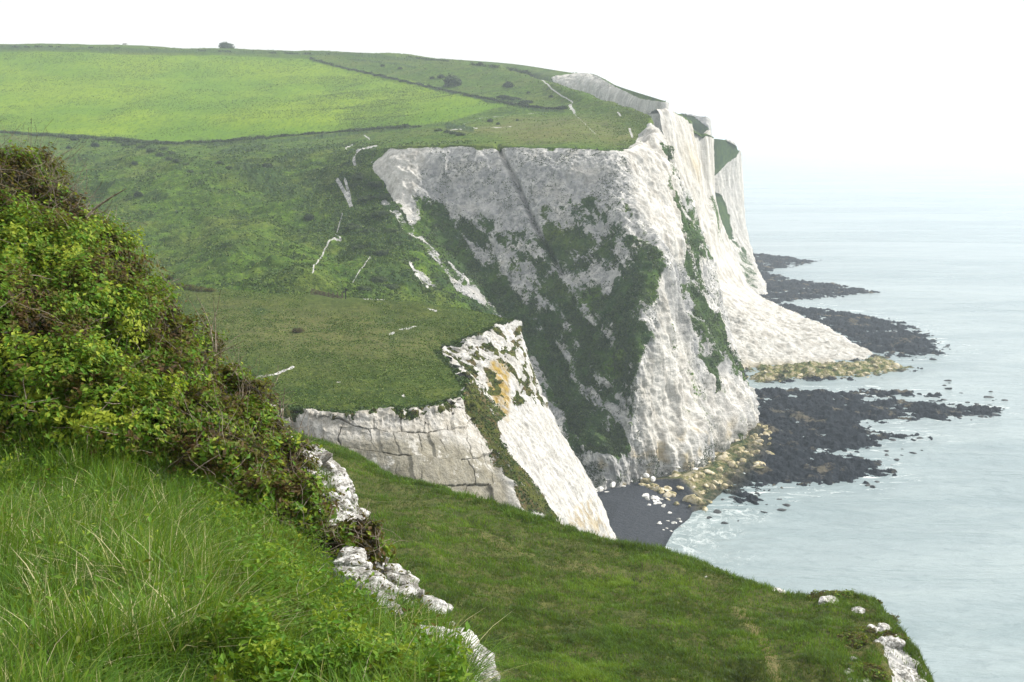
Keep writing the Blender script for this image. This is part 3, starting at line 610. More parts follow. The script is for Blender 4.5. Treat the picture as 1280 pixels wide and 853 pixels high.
beach = sd_poly(X, Y, wp([(690, 610), (745, 612), (800, 600), (850, 612), (872, 628), (862, 648), (842, 664), (826, 694), (810, 730), (690, 730)]))
bz = np.clip(beach*.11, -3, 2.6)+nf*.03
bm = ss(-3, 3, beach)
h = np.where(beach > -10, np.maximum(bz, np.where(hs > 0, h, -4)*ss(5, 0, beach)+bz*ss(0, 5, beach)), h)
sand = ss(-2, 2, beach)
algae = ss(-6, 12, hs)+.9*ss(0, 6, sd_poly(X, Y, wp(reefs[2][0])))
algae = np.clip(algae*(1-sand), 0, 1)
n = NT('wave cut platform'); p = n.pos()
dark = n.mix(n.step(n.noise(p, .35, 6, .7), .35, .7), (.007, .010, .015), (.026, .031, .038))
dark = n.mix(n.math('MULTIPLY', n.step(n.noise(p, .09, 5, .7), .56, .64), .6), dark, (.17, .145, .095))
alg = n.ramp(n.noise(p, .28, 7, .8), [(.36, (.03, .05, .015)), (.46, (.09, .12, .03)), (.53, (.26, .22, .09)), (.60, (.50, .45, .33)), (.66, (.06, .08, .03))])
col = n.mix(n.attr('algae'), dark, alg)
shg = n.mix(n.step(n.noise(n.pos((1, 1, 1)), 1.2, 6, .8), .35, .65), (.040, .046, .056), (.066, .071, .080))
col = n.mix(n.attr('sand'), col, shg)
M_reef = n.done(n.bsdf(col, .9, n.bump(n.noise(p, .9, 6, .75), .8, .9), spec=.06))
Gz = np.stack([X, Y, h], -1)
tag(mesh_np('reef', Gz, [grid_faces(*X.shape)], M_reef, dict(algae=algae, sand=sand)), kind='structure')

# sea
ny = np.concatenate([np.linspace(60, 460, 260), np.geomspace(463, 60000, 170)]); nxn = np.linspace(-.9, 1.6, 520)
Yg, Ag = np.meshgrid(ny, nxn, indexing='ij'); Xg = Ag*Yg+np.where(Yg < 500, 0, 0)
W = np.stack([Xg, Yg, 0*Xg], -1)
foam = 1-ss(2, 26, -beach.min()*0+np.abs(sd_poly(Xg, Yg, wp([(826, 694), (842, 664), (862, 648), (872, 632), (905, 640), (890, 700), (860, 740), (800, 740)]))))*.0
fs = sd_poly(Xg, Yg, wp([(822, 700), (842, 664), (862, 646), (900, 644), (935, 640), (900, 668), (880, 700), (850, 730), (800, 740)]))
foam = ss(-8, 6, fs+fbm(W, 12, 4)*14)*.8
shore = np.maximum(ss(-14, 4, sd_poly(Xg, Yg, wp(reefs[3][0]))), ss(-18, 2, sd_poly(Xg, Yg, wp(reefs[1][0]))))
n = NT('sea'); p = n.pos()
wv = n.noise(n.pos((.5, 1.0, 1)), .32, 6, .68, .3); w3 = n.noise(n.pos((.35, 1, 1)), .06, 4, .6, .5); w4 = n.noise(n.pos((.2, 1.0, 1)), .012, 3, .6, 1.0)
col = n.mix(n.step(w4, .35, .65), (.20, .262, .272), (.285, .345, .352))
col = n.mix(n.math('MULTIPLY', n.step(w3, .45, .7), .35), col, (.38, .44, .435))
fo = n.math('MULTIPLY', n.attr('foam'), n.step(n.noise(n.pos((1, .8, 1)), .32, 9, .8, 1.4), .47, .66))
fo = n.math('MAXIMUM', fo, n.math('MULTIPLY', n.attr('shore'), n.step(n.noise(n.pos((.3, 1, 1)), .35, 6, .75, .8), .56, .66)))
col = n.mix(fo, col, (.78, .82, .80))
col = n.mix(n.math('MULTIPLY', n.step(wv, .52, .62), .3), col, (.16, .215, .225))
hgt = n.math('ADD', n.math('MULTIPLY', wv, .5), n.math('MULTIPLY', w3, 2.2))
M_sea = n.done(n.bsdf(col, n.mad(fo, .5, .22), n.bump(hgt, .8, 1.3), spec=.5, IOR=1.33))
tag(mesh_np('sea', np.stack([Xg, Yg, 0*Xg], -1), [grid_faces(*Xg.shape)], M_sea, dict(foam=foam, shore=shore)), kind='structure')
o = mesh_np('seabed', np.array([(-9000, -3000, -5), (9000, -3000, -5), (9000, 9000, -5), (-9000, 9000, -5)], float), [np.array([[0, 1, 2, 3]])], M_reef, dict(algae=np.zeros(4), sand=np.ones(4)))
tag(o, kind='structure')

#@@OBJECTS@@
# ================================================================== helper generators
def tubes(lines, sides=4):
    """lines: list of (points (n,3), r0, r1) -> V, quads"""
    Vs = []; Fs = []; base = 0
    for pts, r0, r1 in lines:
        pts = np.asarray(pts, float); n = len(pts)
        t = np.gradient(pts, axis=0); t /= np.linalg.norm(t, axis=1)[:, None]+1e-9
        ref = np.array((.3, .9, .2)) if abs(t[0, 1]) < .8 else np.array((1., 0, .2))
        a = np.cross(t, ref); a /= np.linalg.norm(a, axis=1)[:, None]+1e-9; b = np.cross(t, a)
        r = np.linspace(r0, r1, n)[:, None]
        ring = np.stack([pts+r*(math.cos(q)*a+math.sin(q)*b) for q in np.arange(sides)*2*math.pi/sides], 1)
        Vs.append(ring.reshape(-1, 3)); i = np.arange(n*sides).reshape(n, sides)+base; j = np.roll(i, -1, 1)
        Fs.append(np.stack([i[:-1], i[1:], j[1:], j[:-1]], -1).reshape(-1, 4))
        if sides == 4: Fs.append(i[-1][None, :]); Fs.append(i[0][None, ::-1])
        base += n*sides
    return np.concatenate(Vs), np.concatenate(Fs)
def walk(p, d, L, n, wob, grav=0):
    pts = [np.array(p, float)]; d = np.array(d, float); d /= np.linalg.norm(d)
    for k in range(n):
        d = d+rng.normal(size=3)*wob+np.array((0, 0, grav)); d /= np.linalg.norm(d); pts.append(pts[-1]+d*L/n)
    return np.array(pts)
def leaf_mesh(C, Nn, size, asp=.55):
    """rhombic folded leaves, centres C, normals Nn"""
    n = len(C); r = rng.normal(size=(n, 3)); a = np.cross(Nn, r); a /= np.linalg.norm(a, axis=1)[:, None]+1e-9
    b = np.cross(Nn, a); s = np.asarray(size).reshape(-1, 1)*np.ones((n, 1))
    V = np.stack([C-a*s, C+b*s*asp+Nn*s*.18, C+a*s, C-b*s*asp+Nn*s*.18], 1).reshape(-1, 3)
    return V, np.arange(4*n).reshape(n, 4)
def lumps(dirs, seed, amp=.28):
    return 1+amp*fbm(dirs, .8, 2, off=seed)*1.7+amp*.9*fbm(dirs, .28, 2, off=seed+5)*1.8
leaf_stops = [(0.0, (.018, .014, .006)), (.18, (.085, .045, .014)), (.34, (.10, .085, .012)), (.50, (.095, .150, .009)), (.72, (.075, .200, .010)), (1.0, (.30, .36, .03))]
M_leaf = leaf_material('shrub leaves', leaf_stops)
M_twig = plain('twig bark', (.11, .08, .055), (.36, .31, .24), 30, .9, .3, .01)
M_hleaf = leaf_material('far shrub leaves', [(0, (.014, .028, .014)), (.5, (.036, .066, .020)), (1, (.085, .13, .03))], .1)
def shrub(name, label, cat, base, R, nleaf, leafs, tint, spread, ntwig, group, mat, twig_len=.35, twig_up=.5, parts=('foliage', 'branch'), seed=None, trunk=0, low=.35, core=True):
    seed = seed or rng.uniform(0, 50); R = np.array(R, float)
    root = empty(name, base); tag(root, label, cat, group)
    d = rng.normal(size=(nleaf, 3)); d /= np.linalg.norm(d, axis=1)[:, None]; d[:, 2] = np.where(d[:, 2] < -low, -d[:, 2], d[:, 2])
    rr = lumps(d, seed); dep = rng.exponential(.12, nleaf).clip(0, .6); r = rr*(1-dep)*(1+.05*rng.normal(size=nleaf))
    c = np.array((0, 0, trunk+R[2]*.3))
    Cc = d*R*r[:, None]+c
    Nn = d+rng.normal(size=(nleaf, 3))*.55+np.array((.15, 0, .5)); Nn /= np.linalg.norm(Nn, axis=1)[:, None]
    V, Fq = leaf_mesh(Cc, Nn, leafs*rng.uniform(.6, 1.4, nleaf))
    t = tint+spread*fbm(Cc+np.array(base), .45*R[0]/.8, 3)*2.2+rng.normal(size=nleaf)*.17
    t = np.where(rng.random(nleaf) < .03, .95, t)
    mesh_np(parts[0], V, [Fq], mat, dict(tint=np.repeat(np.clip(t, 0, 1), 4)), smooth=False, parent=root)
    L = []
    if core:
        for k in range(9):
            dd = rng.normal(size=3); dd[2] = abs(dd[2])+.3; dd /= np.linalg.norm(dd)
            L.append((walk(np.array((0, 0, -.1*R[2])), dd, float(np.linalg.norm(dd*R))*1.0, 6, .18), .035*R[0], .008*R[0]))
    for k in range(ntwig):
        dd = rng.normal(size=3); dd[2] = abs(dd[2]); dd /= np.linalg.norm(dd)
        p0 = dd*R*.8*lumps(dd[None], seed)[0]+c; g = dd*1.0+np.array((0, 0, twig_up))+rng.normal(size=3)*.5
        ln = twig_len*rng.uniform(.4, 1.25); main = walk(p0, g, ln, 5, .22); L.append((np.vstack([c*.3, (p0+c*.3)*.5, main]), .006*max(R[0], .5)*rng.uniform(.6, 1.3), .0015))
        for q in range(rng.integers(0, 3)):
            L.append((walk(main[rng.integers(1, 3)], g+rng.normal(size=3)*.9, ln*.4, 3, .2), .003, .001))
    for k in range(int(ntwig*.7)):
        dd = rng.normal(size=3); dd[2] = abs(dd[2])*.6; dd[1] -= .6; dd /= np.linalg.norm(dd)
        p0 = dd*R*1.0*lumps(dd[None], seed)[0]+c; g = np.cross(dd, rng.normal(size=3))
        L.append((np.vstack([c*.3, (p0+c*.3)*.5, walk(p0, g, twig_len*rng.uniform(.5, 1.5), 6, .22)]), .0055*max(R[0], .5), .0025))
    if trunk:
        L = [(walk((0, 0, -.3), (0.1, 0, 1), trunk+R[2]*.6, 5, .08), R[0]*.08, R[0]*.04)]+L
    if L:
        V, Fq = tubes(L); mesh_np(parts[1], V, [Fq], M_twig, smooth=True, parent=root)
    return root
H3 = HILL[::2, ::2].reshape(-1, 3); H3x, H3y = to_px(H3)
def hill_pt(x, y, dmax=1e9, dmin=0):
    m = (H3x-x)**2+(H3y-y)**2+np.where((H3[:, 1] > dmax) | (H3[:, 1] < dmin), 1e6, 0); i = int(np.argmin(m)); p = H3[i].copy()
    return p

# ---- shrubs scattered over the down
bush_list = [
 (565, 108, 9.0, 'dark rounded bush, biggest on the far slope above the diagonal field edge'),
 (636, 110, 5.2, 'small dark round bush right of the biggest bush on the far slope'),
 (613, 152, 3.2, 'small dark bush beside the pale track below the diagonal field edge'),
 (622, 156, 2.2, 'tiny dark bush just right of the bush beside the pale track'),
 (646, 151, 1.8, 'tiny lone bush at the right end of the pale track'),
 (94, 175, 4.6, 'dark round bush touching the hedge at the lower left field edge'),
 (119, 184, 4.2, 'dark round bush standing clear just below the left field hedge'),
 (87, 186, 2.6, 'small faint bush left of and below the bush at the hedge'),
 (335, 212, 5.6, 'dark bush alone on the green valley side right of centre'),
 (173, 246, 4.6, 'low dark bush alone halfway down the left valley side'),
 (311, 190, 2.0, 'tiny bush on the pale green strip under the hedge'),
 (169, 205, 3.4, 'low spreading bush on the shaded bank below the left hedge'),
 (389, 275, 5.0, 'dark bush in the hollow left of the white chalk scar'),
 (540, 100, 2.6, 'tiny bush above and left of the biggest bush on the far slope'),
 (552, 97, 3.4, 'wide low bush directly above the biggest bush on the far slope'),
 (478, 84, 2.4, 'low scrub bush near the skyline at the left of the far slope'),
 (500, 86, 2.4, 'low scrub bush near the skyline further along the far slope'),
 (689, 123, 2.6, 'small bush left of the winding chalk track near the cliff'),
 (660, 117, 2.0, 'tiny bush between the round bush and the chalk track'),
 (668, 92, 2.4, 'small bush at the top of the chalk track below the skyline'),
]
for x, y, rp, lab in bush_list:
    p = hill_pt(x, y); s = rp*p[1]/F
    shrub('bush', lab, 'bush', p, (s*1.15, s*1.0, s*.95), 900, s*.16, .32, .3, 0, 'bushes dotted over the down', M_hleaf, low=.25, core=False)
for x, y, rp in [(643, 125, 5), (630, 123, 5), (657, 129, 5)]:
    p = hill_pt(x, y); s = rp*p[1]/F
    shrub('bush', 'flat dark scrub bush in the long thicket above the diagonal field edge', 'bush', p, (s*1.7, s, s*.55), 800, s*.16, .25, .3, 0, 'bushes of the long thicket on the far slope', M_hleaf, low=.25, core=False)
for x, y, rp in [(150, 178, 3), (158, 182, 4), (168, 180, 3), (178, 186, 4), (190, 190, 4), (184, 181, 3), (200, 195, 4), (212, 200, 3.5), (205, 187, 3.5), (222, 203, 4), (232, 207, 3.5), (216, 192, 3), (238, 216, 3.5), (250, 219, 3), (160, 190, 2.6), (275, 205, 3), (286, 212, 3.4)]:
    p = hill_pt(x, y); s = rp*p[1]/F
    shrub('gorse_bush', 'grey green low bush in the straggling patch below the field hedge', 'bush', p, (s*1.3, s, s*.7), 420, s*.2, .62, .3, 0, 'low bushes of the straggling patch below the hedge', M_hleaf, low=.25, core=False)
for x, y, rp in [(560, 166, 4), (568, 169, 4.5), (548, 164, 3.5), (576, 171, 4)]:
    p = hill_pt(x, y); s = rp*p[1]/F
    shrub('bush', 'grey green bush in the short dark row above the white cliff edge', 'bush', p, (s*1.5, s, s*.6), 420, s*.2, .45, .3, 0, 'bushes of the short row above the cliff edge', M_hleaf, low=.25, core=False)
for x, y, rp in [(452, 222, 9), (470, 232, 8), (484, 247, 7), (458, 250, 8), (476, 268, 9), (440, 285, 9), (462, 290, 8), (488, 290, 7), (450, 310, 7), (478, 318, 9), (470, 350, 9), (486, 360, 8), (455, 362, 7), (445, 232, 6), (500, 305, 6)]:
    p = hill_pt(x, y, 460, 280); s = rp*p[1]/F
    shrub('thicket_bush', 'dark green wind cut bush in the thicket between the chalk scar and the cliff', 'bush', p-np.array((0, 0, s*.15)), (s*1.4, s*1.0, s*.55), 1500, s*.10, .55, .55, 0, 'bushes of the thicket left of the white wall', M_hleaf, low=.2, core=False)
# hedgerows
def hedge(label, pts, hh, step, dn, tint=.4):
    C = []
    for (ax, ay), (bx, by) in zip(pts[:-1], pts[1:]):
        n = max(2, int(abs(bx-ax)/step))
        for t in np.arange(n)/n: C.append(hill_pt(ax+(bx-ax)*t, ay+(by-ay)*t))
    C = np.array(C); base = C[0].copy(); idx = rng.integers(0, len(C)-1, dn); t = rng.random((dn, 1))
    Q = C[idx]*(1-t)+C[idx+1]*t; Q += rng.normal(size=(dn, 3))*np.array((.8, .8, 0))
    hgt = hh*.7*(1+1.1*perlin(Q/7)+.4*perlin(Q/2.2)).clip(.15, 2.2); Q[:, 2] += rng.random(dn)*hgt
    Nn = rng.normal(size=(dn, 3))+np.array((0, 0, .6)); Nn /= np.linalg.norm(Nn, axis=1)[:, None]
    V, Fq = leaf_mesh(Q-base, Nn, .42*rng.uniform(.6, 1.4, dn), .7)
    root = empty('hedgerow', base); tag(root, label, 'hedge')
    mesh_np('foliage', V, [Fq], M_hleaf, dict(tint=np.repeat(np.clip(tint+rng.normal(size=dn)*.15, 0, 1), 4)), smooth=False, parent=root)
hedge('long low hedge along the bottom edge of the bright field', [(-60, 164), (20, 167), (60, 170), (120, 174), (180, 179), (230, 179.5), (300, 176.5), (350, 172), (420, 166), (470, 162), (530, 159)], 1.5, 4, 9000, .55)
hedge('dark straight hedge running diagonally down the right edge of the bright field', [(388, 74), (440, 88), (480, 97), (540, 110), (600, 123), (650, 133), (690, 137), (712, 137)], 1.3, 4, 7000, .12)
hedge('thin hedge along the skyline above the bright field', [(-60, 59), (60, 59), (180, 61.5), (300, 65.5), (400, 68.5), (510, 72), (570, 78)], 1.6, 4, 8000, .3)
hedge('broken hedge on the descending skyline above the far slope', [(575, 79), (625, 86), (655, 92), (672, 97)], 2.2, 3, 2400, .3)
p = hill_pt(283, 64)
shrub('tree', 'lone wind shaped tree standing on the skyline above the field', 'tree', p, (6.2, 5, 4.6), 2600, .55, .35, .3, 0, None, M_hleaf, parts=('crown', 'trunk'), trunk=1.5, low=.5)

# ---- simple mesh pieces
import bmesh
def bm_obj(name, build, mat, parent=None, bevel=0):
    bm = bmesh.new(); build(bm)
    if bevel: bmesh.ops.bevel(bm, geom=bm.edges[:], offset=bevel, segments=1, affect='EDGES')
    me = bpy.data.meshes.new(name); bm.to_mesh(me); bm.free(); me.materials.append(mat)
    o = bpy.data.objects.new(name, me); COL.objects.link(o); o.parent = parent; return o
def box(bm, c, s, rz=0, taper=1):
    r = bmesh.ops.create_cube(bm, size=1)['verts']
    for v in r:
        k = taper if v.co.z > 0 else 1
        x, y = v.co.x*s[0]*k, v.co.y*s[1]*k
        v.co = (c[0]+x*math.cos(rz)-y*math.sin(rz), c[1]+x*math.sin(rz)+y*math.cos(rz), c[2]+v.co.z*s[2])
M_wood = plain('weathered wood', (.06, .04, .035), (.15, .11, .09), 8, .9, .5, .02, (6, 6, 1))
M_dark = plain('dark painted wood', (.02, .02, .022), (.05, .05, .05), 8)
M_white = plain('white render', (.72, .71, .68), (.82, .81, .78), 3)
M_roof = plain('grey roof', (.20, .19, .18), (.30, .28, .26), 3)
M_glassy = plain('dark window', (.03, .035, .04), (.05, .06, .07), 2, .3)
for i, (x, L_, lab) in enumerate([(146, 7, 'small white building low on the skyline left of the lone tree'), (157, 4, 'tiny white hut with taller outline beside the white skyline building')]):
    p = hill_pt(x, 61.5); p[2] += .6; hgt = 2.4 if i == 0 else 3.6
    r = empty('farm_building', p); tag(r, lab, 'building')
    bm_obj('wall', lambda bm: box(bm, (0, 0, hgt/2-.4), (L_, 4, hgt+.8)), M_white, r)
    bm_obj('roof', lambda bm: box(bm, (0, 0, hgt+.5), (L_+.5, 4.6, 1.0), 0, .55), M_roof, r)
    for wx in (-.28, .28): bm_obj('window', lambda bm: box(bm, (wx*L_, -2.01, hgt*.55), (.8, .08, .9)), M_glassy, r)
PF = PLAT.reshape(-1, 3); PFx, PFy = to_px(PF)
def plat_pt(x, y): return PF[int(np.argmin((PFx-x)**2+(PFy-y)**2))].copy()
a = plat_pt(389, 371); b = plat_pt(428, 373); r = empty('wooden_fence', a); tag(r, 'short run of weathered wooden fencing at the back edge of the clifftop meadow', 'fence')
dv = b-a; Lf = np.linalg.norm(dv[:2]); ang = math.atan2(dv[1], dv[0]); nP = 8
for k in range(nP):
    q = dv*k/(nP-1); bm_obj('post', lambda bm: box(bm, (q[0], q[1], q[2]+.45), (.16, .16, 1.5), ang), M_wood, r)
for zz in (.35, .65, .95): bm_obj('rail', lambda bm: box(bm, (dv[0]/2, dv[1]/2, dv[2]/2+zz), (Lf, .07, .15), ang), M_wood, r)
def pickets(bm):
    for k in range(16):
        q = dv*(k+.5)/34; box(bm, (q[0], q[1]-.09, q[2]+.5), (.12, .04, 1.1), ang)
bm_obj('picket_panel', pickets, M_wood, r)
p = plat_pt(432, 374); r = empty('signpost', p); tag(r, 'dark signpost with small boards at the right end of the wooden fence', 'signpost')
bm_obj('post', lambda bm: box(bm, (0, 0, .9), (.2, .2, 2.4), 0, .9), M_dark, r, .02)
bm_obj('board', lambda bm: box(bm, (.12, -.13, 1.95), (.55, .06, .38)), M_dark, r, .01); bm_obj('board', lambda bm: box(bm, (-.3, -.13, 1.5), (.6, .06, .3), .25), M_dark, r, .01)
p = plat_pt(440, 387); r = empty('marker_post', p); tag(r, 'stout grey post with a white top standing on the meadow', 'post')
bm_obj('shaft', lambda bm: box(bm, (0, 0, .6), (.6, .55, 1.6), .1, .85), plain('dark stone', (.06, .05, .055), (.16, .14, .15), 4), r, .03)
bm_obj('cap', lambda bm: box(bm, (0, 0, 1.55), (.8, .7, .3), .1, .8), M_white, r, .04)
p = plat_pt(453, 386); r = empty('broken_post', p); tag(r, 'short broken dark post just right of the white topped post', 'post')
bm_obj('stump', lambda bm: box(bm, (0, 0, .35), (.35, .3, 1.1), .3, .7), M_dark, r, .03); bm_obj('arm', lambda bm: box(bm, (-.3, -.05, .25), (.8, .16, .16), .1), M_wood, r, .02)
for x, y, rp, lab in [(325, 392, 9, 'low flat dead bush nearer the top of the clifftop meadow'), (372, 415, 7, 'dark brown bush alone in the middle of the clifftop meadow')]:
    p = plat_pt(x, y); s = rp*p[1]/F
    shrub('dead_bush', lab, 'bush', p, (s*1.1, s, s*.5), 2200, s*.06, .12, .2, 60, None, M_leaf, twig_len=.6, low=.2)
for i, (x, y, rp) in enumerate([(222, 358, 8), (236, 359, 8), (250, 361, 7), (263, 362, 6), (277, 363, 4), (290, 366, 4)]):
    p = plat_pt(x, y+3); s = rp*p[1]/F
    shrub('scrub_bush', 'dark low bush in the row at the left back corner of the meadow', 'bush', p, (s*1.3, s, s*.6), 1500, s*.08, .22, .35, 10, 'low bushes along the back corner of the meadow', M_leaf, low=.2)

# ---- rocks
def rock_mesh(seed, mat, flat=.75, det=3):
    bm = bmesh.new(); bmesh.ops.create_icosphere(bm, subdivisions=det+1, radius=1)
    r = np.random.default_rng(seed); V = np.array([v.co[:] for v in bm.verts])
    for k in range(11):
        nn = r.normal(size=3); nn /= np.linalg.norm(nn); dd = r.uniform(.5, .9); ex = V@nn-dd; V = V-np.maximum(ex, 0)[:, None]*nn*.88
    V = V*(1+.22*ridged(V, .9, 4, .6, off=seed)[:, None]+.25*fbm(V, .8, 3, off=seed+9)[:, None])*np.array((1, .8, flat)); V += .05*fbm(V, .16, 3, .7, off=seed)[:, None]
    for v, c in zip(bm.verts, V): v.co = c
    me = bpy.data.meshes.new('rock'); bm.to_mesh(me); bm.free(); me.materials.append(mat)
    me.polygons.foreach_set('use_smooth', np.ones(len(me.polygons), bool)); return me
n = NT('loose chalk'); p_ = n.pos(); cc = n.mix(n.step(n.noise(p_, 6, 7, .8), .40, .60), (.26, .25, .22), (.80, .79, .76))
cc = n.mix(n.math('MULTIPLY', n.step(n.noise(p_, 11, 6, .8), .53, .60), .85), cc, (.07, .06, .045))
M_rock = n.done(n.bsdf(cc, .9, n.bump(n.noise(p_, 9, 7, .75), .9, .08), spec=.1))
n = NT('shore boulder'); p_ = n.pos()
M_boul = n.done(n.bsdf(n.ramp(n.noise(p_, .35, 5, .75), [(.36, (.05, .07, .03)), (.45, (.22, .20, .10)), (.52, (.50, .42, .25)), (.62, (.62, .58, .48))]), .9, n.bump(n.noise(p_, 1.6, 5, .7), .8, .4), spec=.1))
n = NT('wet dark rock'); p_ = n.pos()
M_wet = n.done(n.bsdf(n.mix(n.step(n.noise(p_, .8, 5, .7), .35, .65), (.015, .018, .02), (.06, .065, .065)), .7, n.bump(n.noise(p_, 2, 5, .7), .8, .3), spec=.3))
def rocks(name, label, cat, group, spots, meshes):
    for k, (loc, s) in enumerate(spots):
        o = bpy.data.objects.new(name, meshes[k % len(meshes)]); COL.objects.link(o); o.location = loc
        o.scale = (s*rng.uniform(.8, 1.3), s*rng.uniform(.8, 1.2), s*rng.uniform(.6, 1.0)); o.rotation_euler = (rng.normal()*.2, rng.normal()*.2, rng.uniform(0, 6.3))
        tag(o, label, cat, group)
CH = [rock_mesh(s, M_rock, .62, 3) for s in range(8)]
for me_ in CH: me_.polygons.foreach_set('use_smooth', np.zeros(len(me_.polygons), bool)); BO = [rock_mesh(s+20, M_boul, .7, 2) for s in range(5)]; WT = [rock_mesh(s+40, M_wet, .45, 2) for s in range(4)]
BW = [rock_mesh(s+60, plain('washed chalk', (.55, .54, .50), (.78, .77, .73), .8, .9, .6, .3), .6, 2) for s in range(3)]
def rand_in(poly, n, zf=0.0):
    poly = np.array(poly, float); lo, hi = poly.min(0), poly.max(0); out = []
    while len(out) < n:
        q = rng.uniform(lo, hi)
        if sd_poly(np.array([q[0]]), np.array([q[1]]), poly)[0] > 0: out.append(q)
    return out
Gf = Gz.reshape(-1, 3); Gfx, Gfy = to_px(np.stack([Gf[:, 0], Gf[:, 1], 0*Gf[:, 0]], -1))
def shore_pt(x, y):
    i = int(np.argmin((Gfx-x)**2+(Gfy-y)**2)); return Gf[i].copy()
sp = []
for q in rand_in([(800, 606), (850, 585), (905, 560), (935, 525), (965, 545), (960, 590), (915, 615), (885, 640), (850, 642), (820, 622)], 110):
    p = shore_pt(*q); sp.append((p, rng.uniform(.5, 1.6)*(1.5 if rng.random() < .12 else 1)))
rocks('boulder', 'yellow green stained boulder in the heap at the foot of the white wall', 'boulder', 'boulders heaped at the foot of the white wall', sp, BO)
sp = []
for q in rand_in([(735, 610), (800, 596), (870, 575), (935, 515), (940, 540), (872, 595), (805, 612), (745, 624)], 70):
    p = shore_pt(*q); p[2] = max(p[2], 0)+rng.uniform(0, 2.5); sp.append((p-np.array((0, 0, .3)), rng.uniform(.5, 1.1)))
rocks('fallen_block', 'pale fallen chalk block lying against the foot of the white wall', 'rock', 'fallen blocks along the foot of the white wall', sp, BW)
sp = []
for q in rand_in([(930, 470), (1000, 468), (1090, 458), (1140, 460), (1080, 473), (1000, 475), (935, 482)], 50):
    p = shore_pt(*q); sp.append((p, rng.uniform(.6, 1.7)))
rocks('boulder', 'green and yellow boulder along the foot of the fan of fallen chalk', 'boulder', 'boulders along the foot of the chalk fan', sp, BO)
sp = []
for poly, c in [([(1080, 400), (1160, 410), (1200, 440), (1170, 452), (1130, 430)], 24), ([(1160, 488), (1260, 500), (1278, 520), (1200, 528), (1150, 500)], 26), ([(1100, 545), (1170, 541), (1160, 560), (1120, 590), (1145, 610), (1080, 614)], 18),
                ([(900, 622), (1000, 612), (985, 640), (930, 655), (880, 655)], 20), ([(960, 325), (1035, 325), (1040, 331), (960, 332)], 8), ([(1170, 470), (1240, 490), (1270, 500), (1180, 490)], 6)]:
    for q in rand_in(poly, c):
        p = at(q[0], q[1], z=-.1); sp.append((p, rng.uniform(.5, 1.5)*(p[1]/380)**.5))
rocks('sea_rock', 'dark wet rock just breaking the water off the reef', 'rock', 'dark rocks in the water around the reefs', sp, WT)
sp = [(shore_pt(*q), rng.uniform(.35, 1.1)) for q in rand_in([(798, 628), (812, 622), (832, 630), (830, 638), (805, 637)], 16)]+[(shore_pt(*q), rng.uniform(.3, .8)) for q in rand_in([(818, 650), (850, 640), (858, 656), (840, 668), (822, 662)], 14)]
rocks('beach_rock', 'small white chalk rock lying on the dark shingle beach', 'rock', 'white rocks on the dark beach', sp, BW)
# spur rocks
SF = SPUR.reshape(-1, 3); SFx, SFy = to_px(SF)
def spur_pt(x, y, dmax=1e9): return SF[int(np.argmin((SFx-x)**2+(SFy-y)**2+np.where(SF[:, 1] > dmax, 1e6, 0)))].copy()
for x, y, s, lab in [(1040, 753, .5, 'white chalk rock poking from turf at the left of the spur knoll'), (1073, 764, .33, 'smooth rounded white rock set in turf in the middle of the spur knoll'), (966, 733, .55, 'low weathered rock on the ridge left of the spur knoll'), (1098, 762, .26, 'thin white rock at the seaward rim of the spur knoll'), (881, 722, .09, 'tiny white stone on the near grassy slope')]:
    rocks('chalk_rock', lab, 'rock', None, [(spur_pt(x, y)-np.array((0, 0, s*.42)), s*1.25)], [CH[int(x) % 6]])
for q in [(1052, 748), (1085, 752), (1100, 775), (1112, 795), (1075, 790), (1095, 815), (1060, 800), (1108, 820), (1080, 840), (1035, 748), (1120, 815)]:
    p = spur_pt(*q); s = rng.uniform(.35, .7)
    shrub('low_bush', 'low dark green and brown clump on the knoll at the end of the spur', 'bush', p-np.array((0, 0, s*.25)), (s*1.4, s, s*.45), 2600, .05, .33, .45, 14, 'low clumps on the knoll at the end of the spur', M_leaf, twig_len=.25, low=.2)
sp = [(spur_pt(*q)-np.array((0, 0, .1)), rng.uniform(.18, .5)) for q in rand_in([(1088, 780), (1106, 778), (1128, 812), (1152, 853), (1130, 853), (1112, 815)], 60)]
rocks('chalk_rock', 'jagged white rock on the steep seaward edge of the near spur', 'rock', 'rocks of the steep seaward edge of the spur', sp, CH)
sp = [(spur_pt(*q), rng.uniform(.06, .2)) for q in rand_in([(1050, 815), (1085, 835), (1095, 853), (1060, 853)], 16)]
rocks('chalk_rock', 'small white rock in brown turf beneath the spur knoll', 'rock', 'small rocks beneath the spur knoll', sp, CH)
sp = [(at(x, y, D), s*.8) for x, y, D, s in [(322, 503, 60, .55), (332, 506, 60, .5), (312, 500, 60, .4), (340, 514, 60, .35), (326, 512, 60, .45)]]
rocks('chalk_rock', 'white rock of the small outcrop between the brambles and the meadow', 'rock', 'rocks of the small white outcrop', sp, CH)
p = at(350, 515, 60); r = empty('wooden_post', p); tag(r, 'short pale wooden post beside the small white outcrop', 'post')
bm_obj('shaft', lambda bm: box(bm, (0, 0, .1), (.11, .11, 1.0), .2, .9), M_wood, r, .01); bm_obj('cap', lambda bm: box(bm, (0, 0, .62), (.13, .13, .05), .2, .7), M_wood, r, .008)

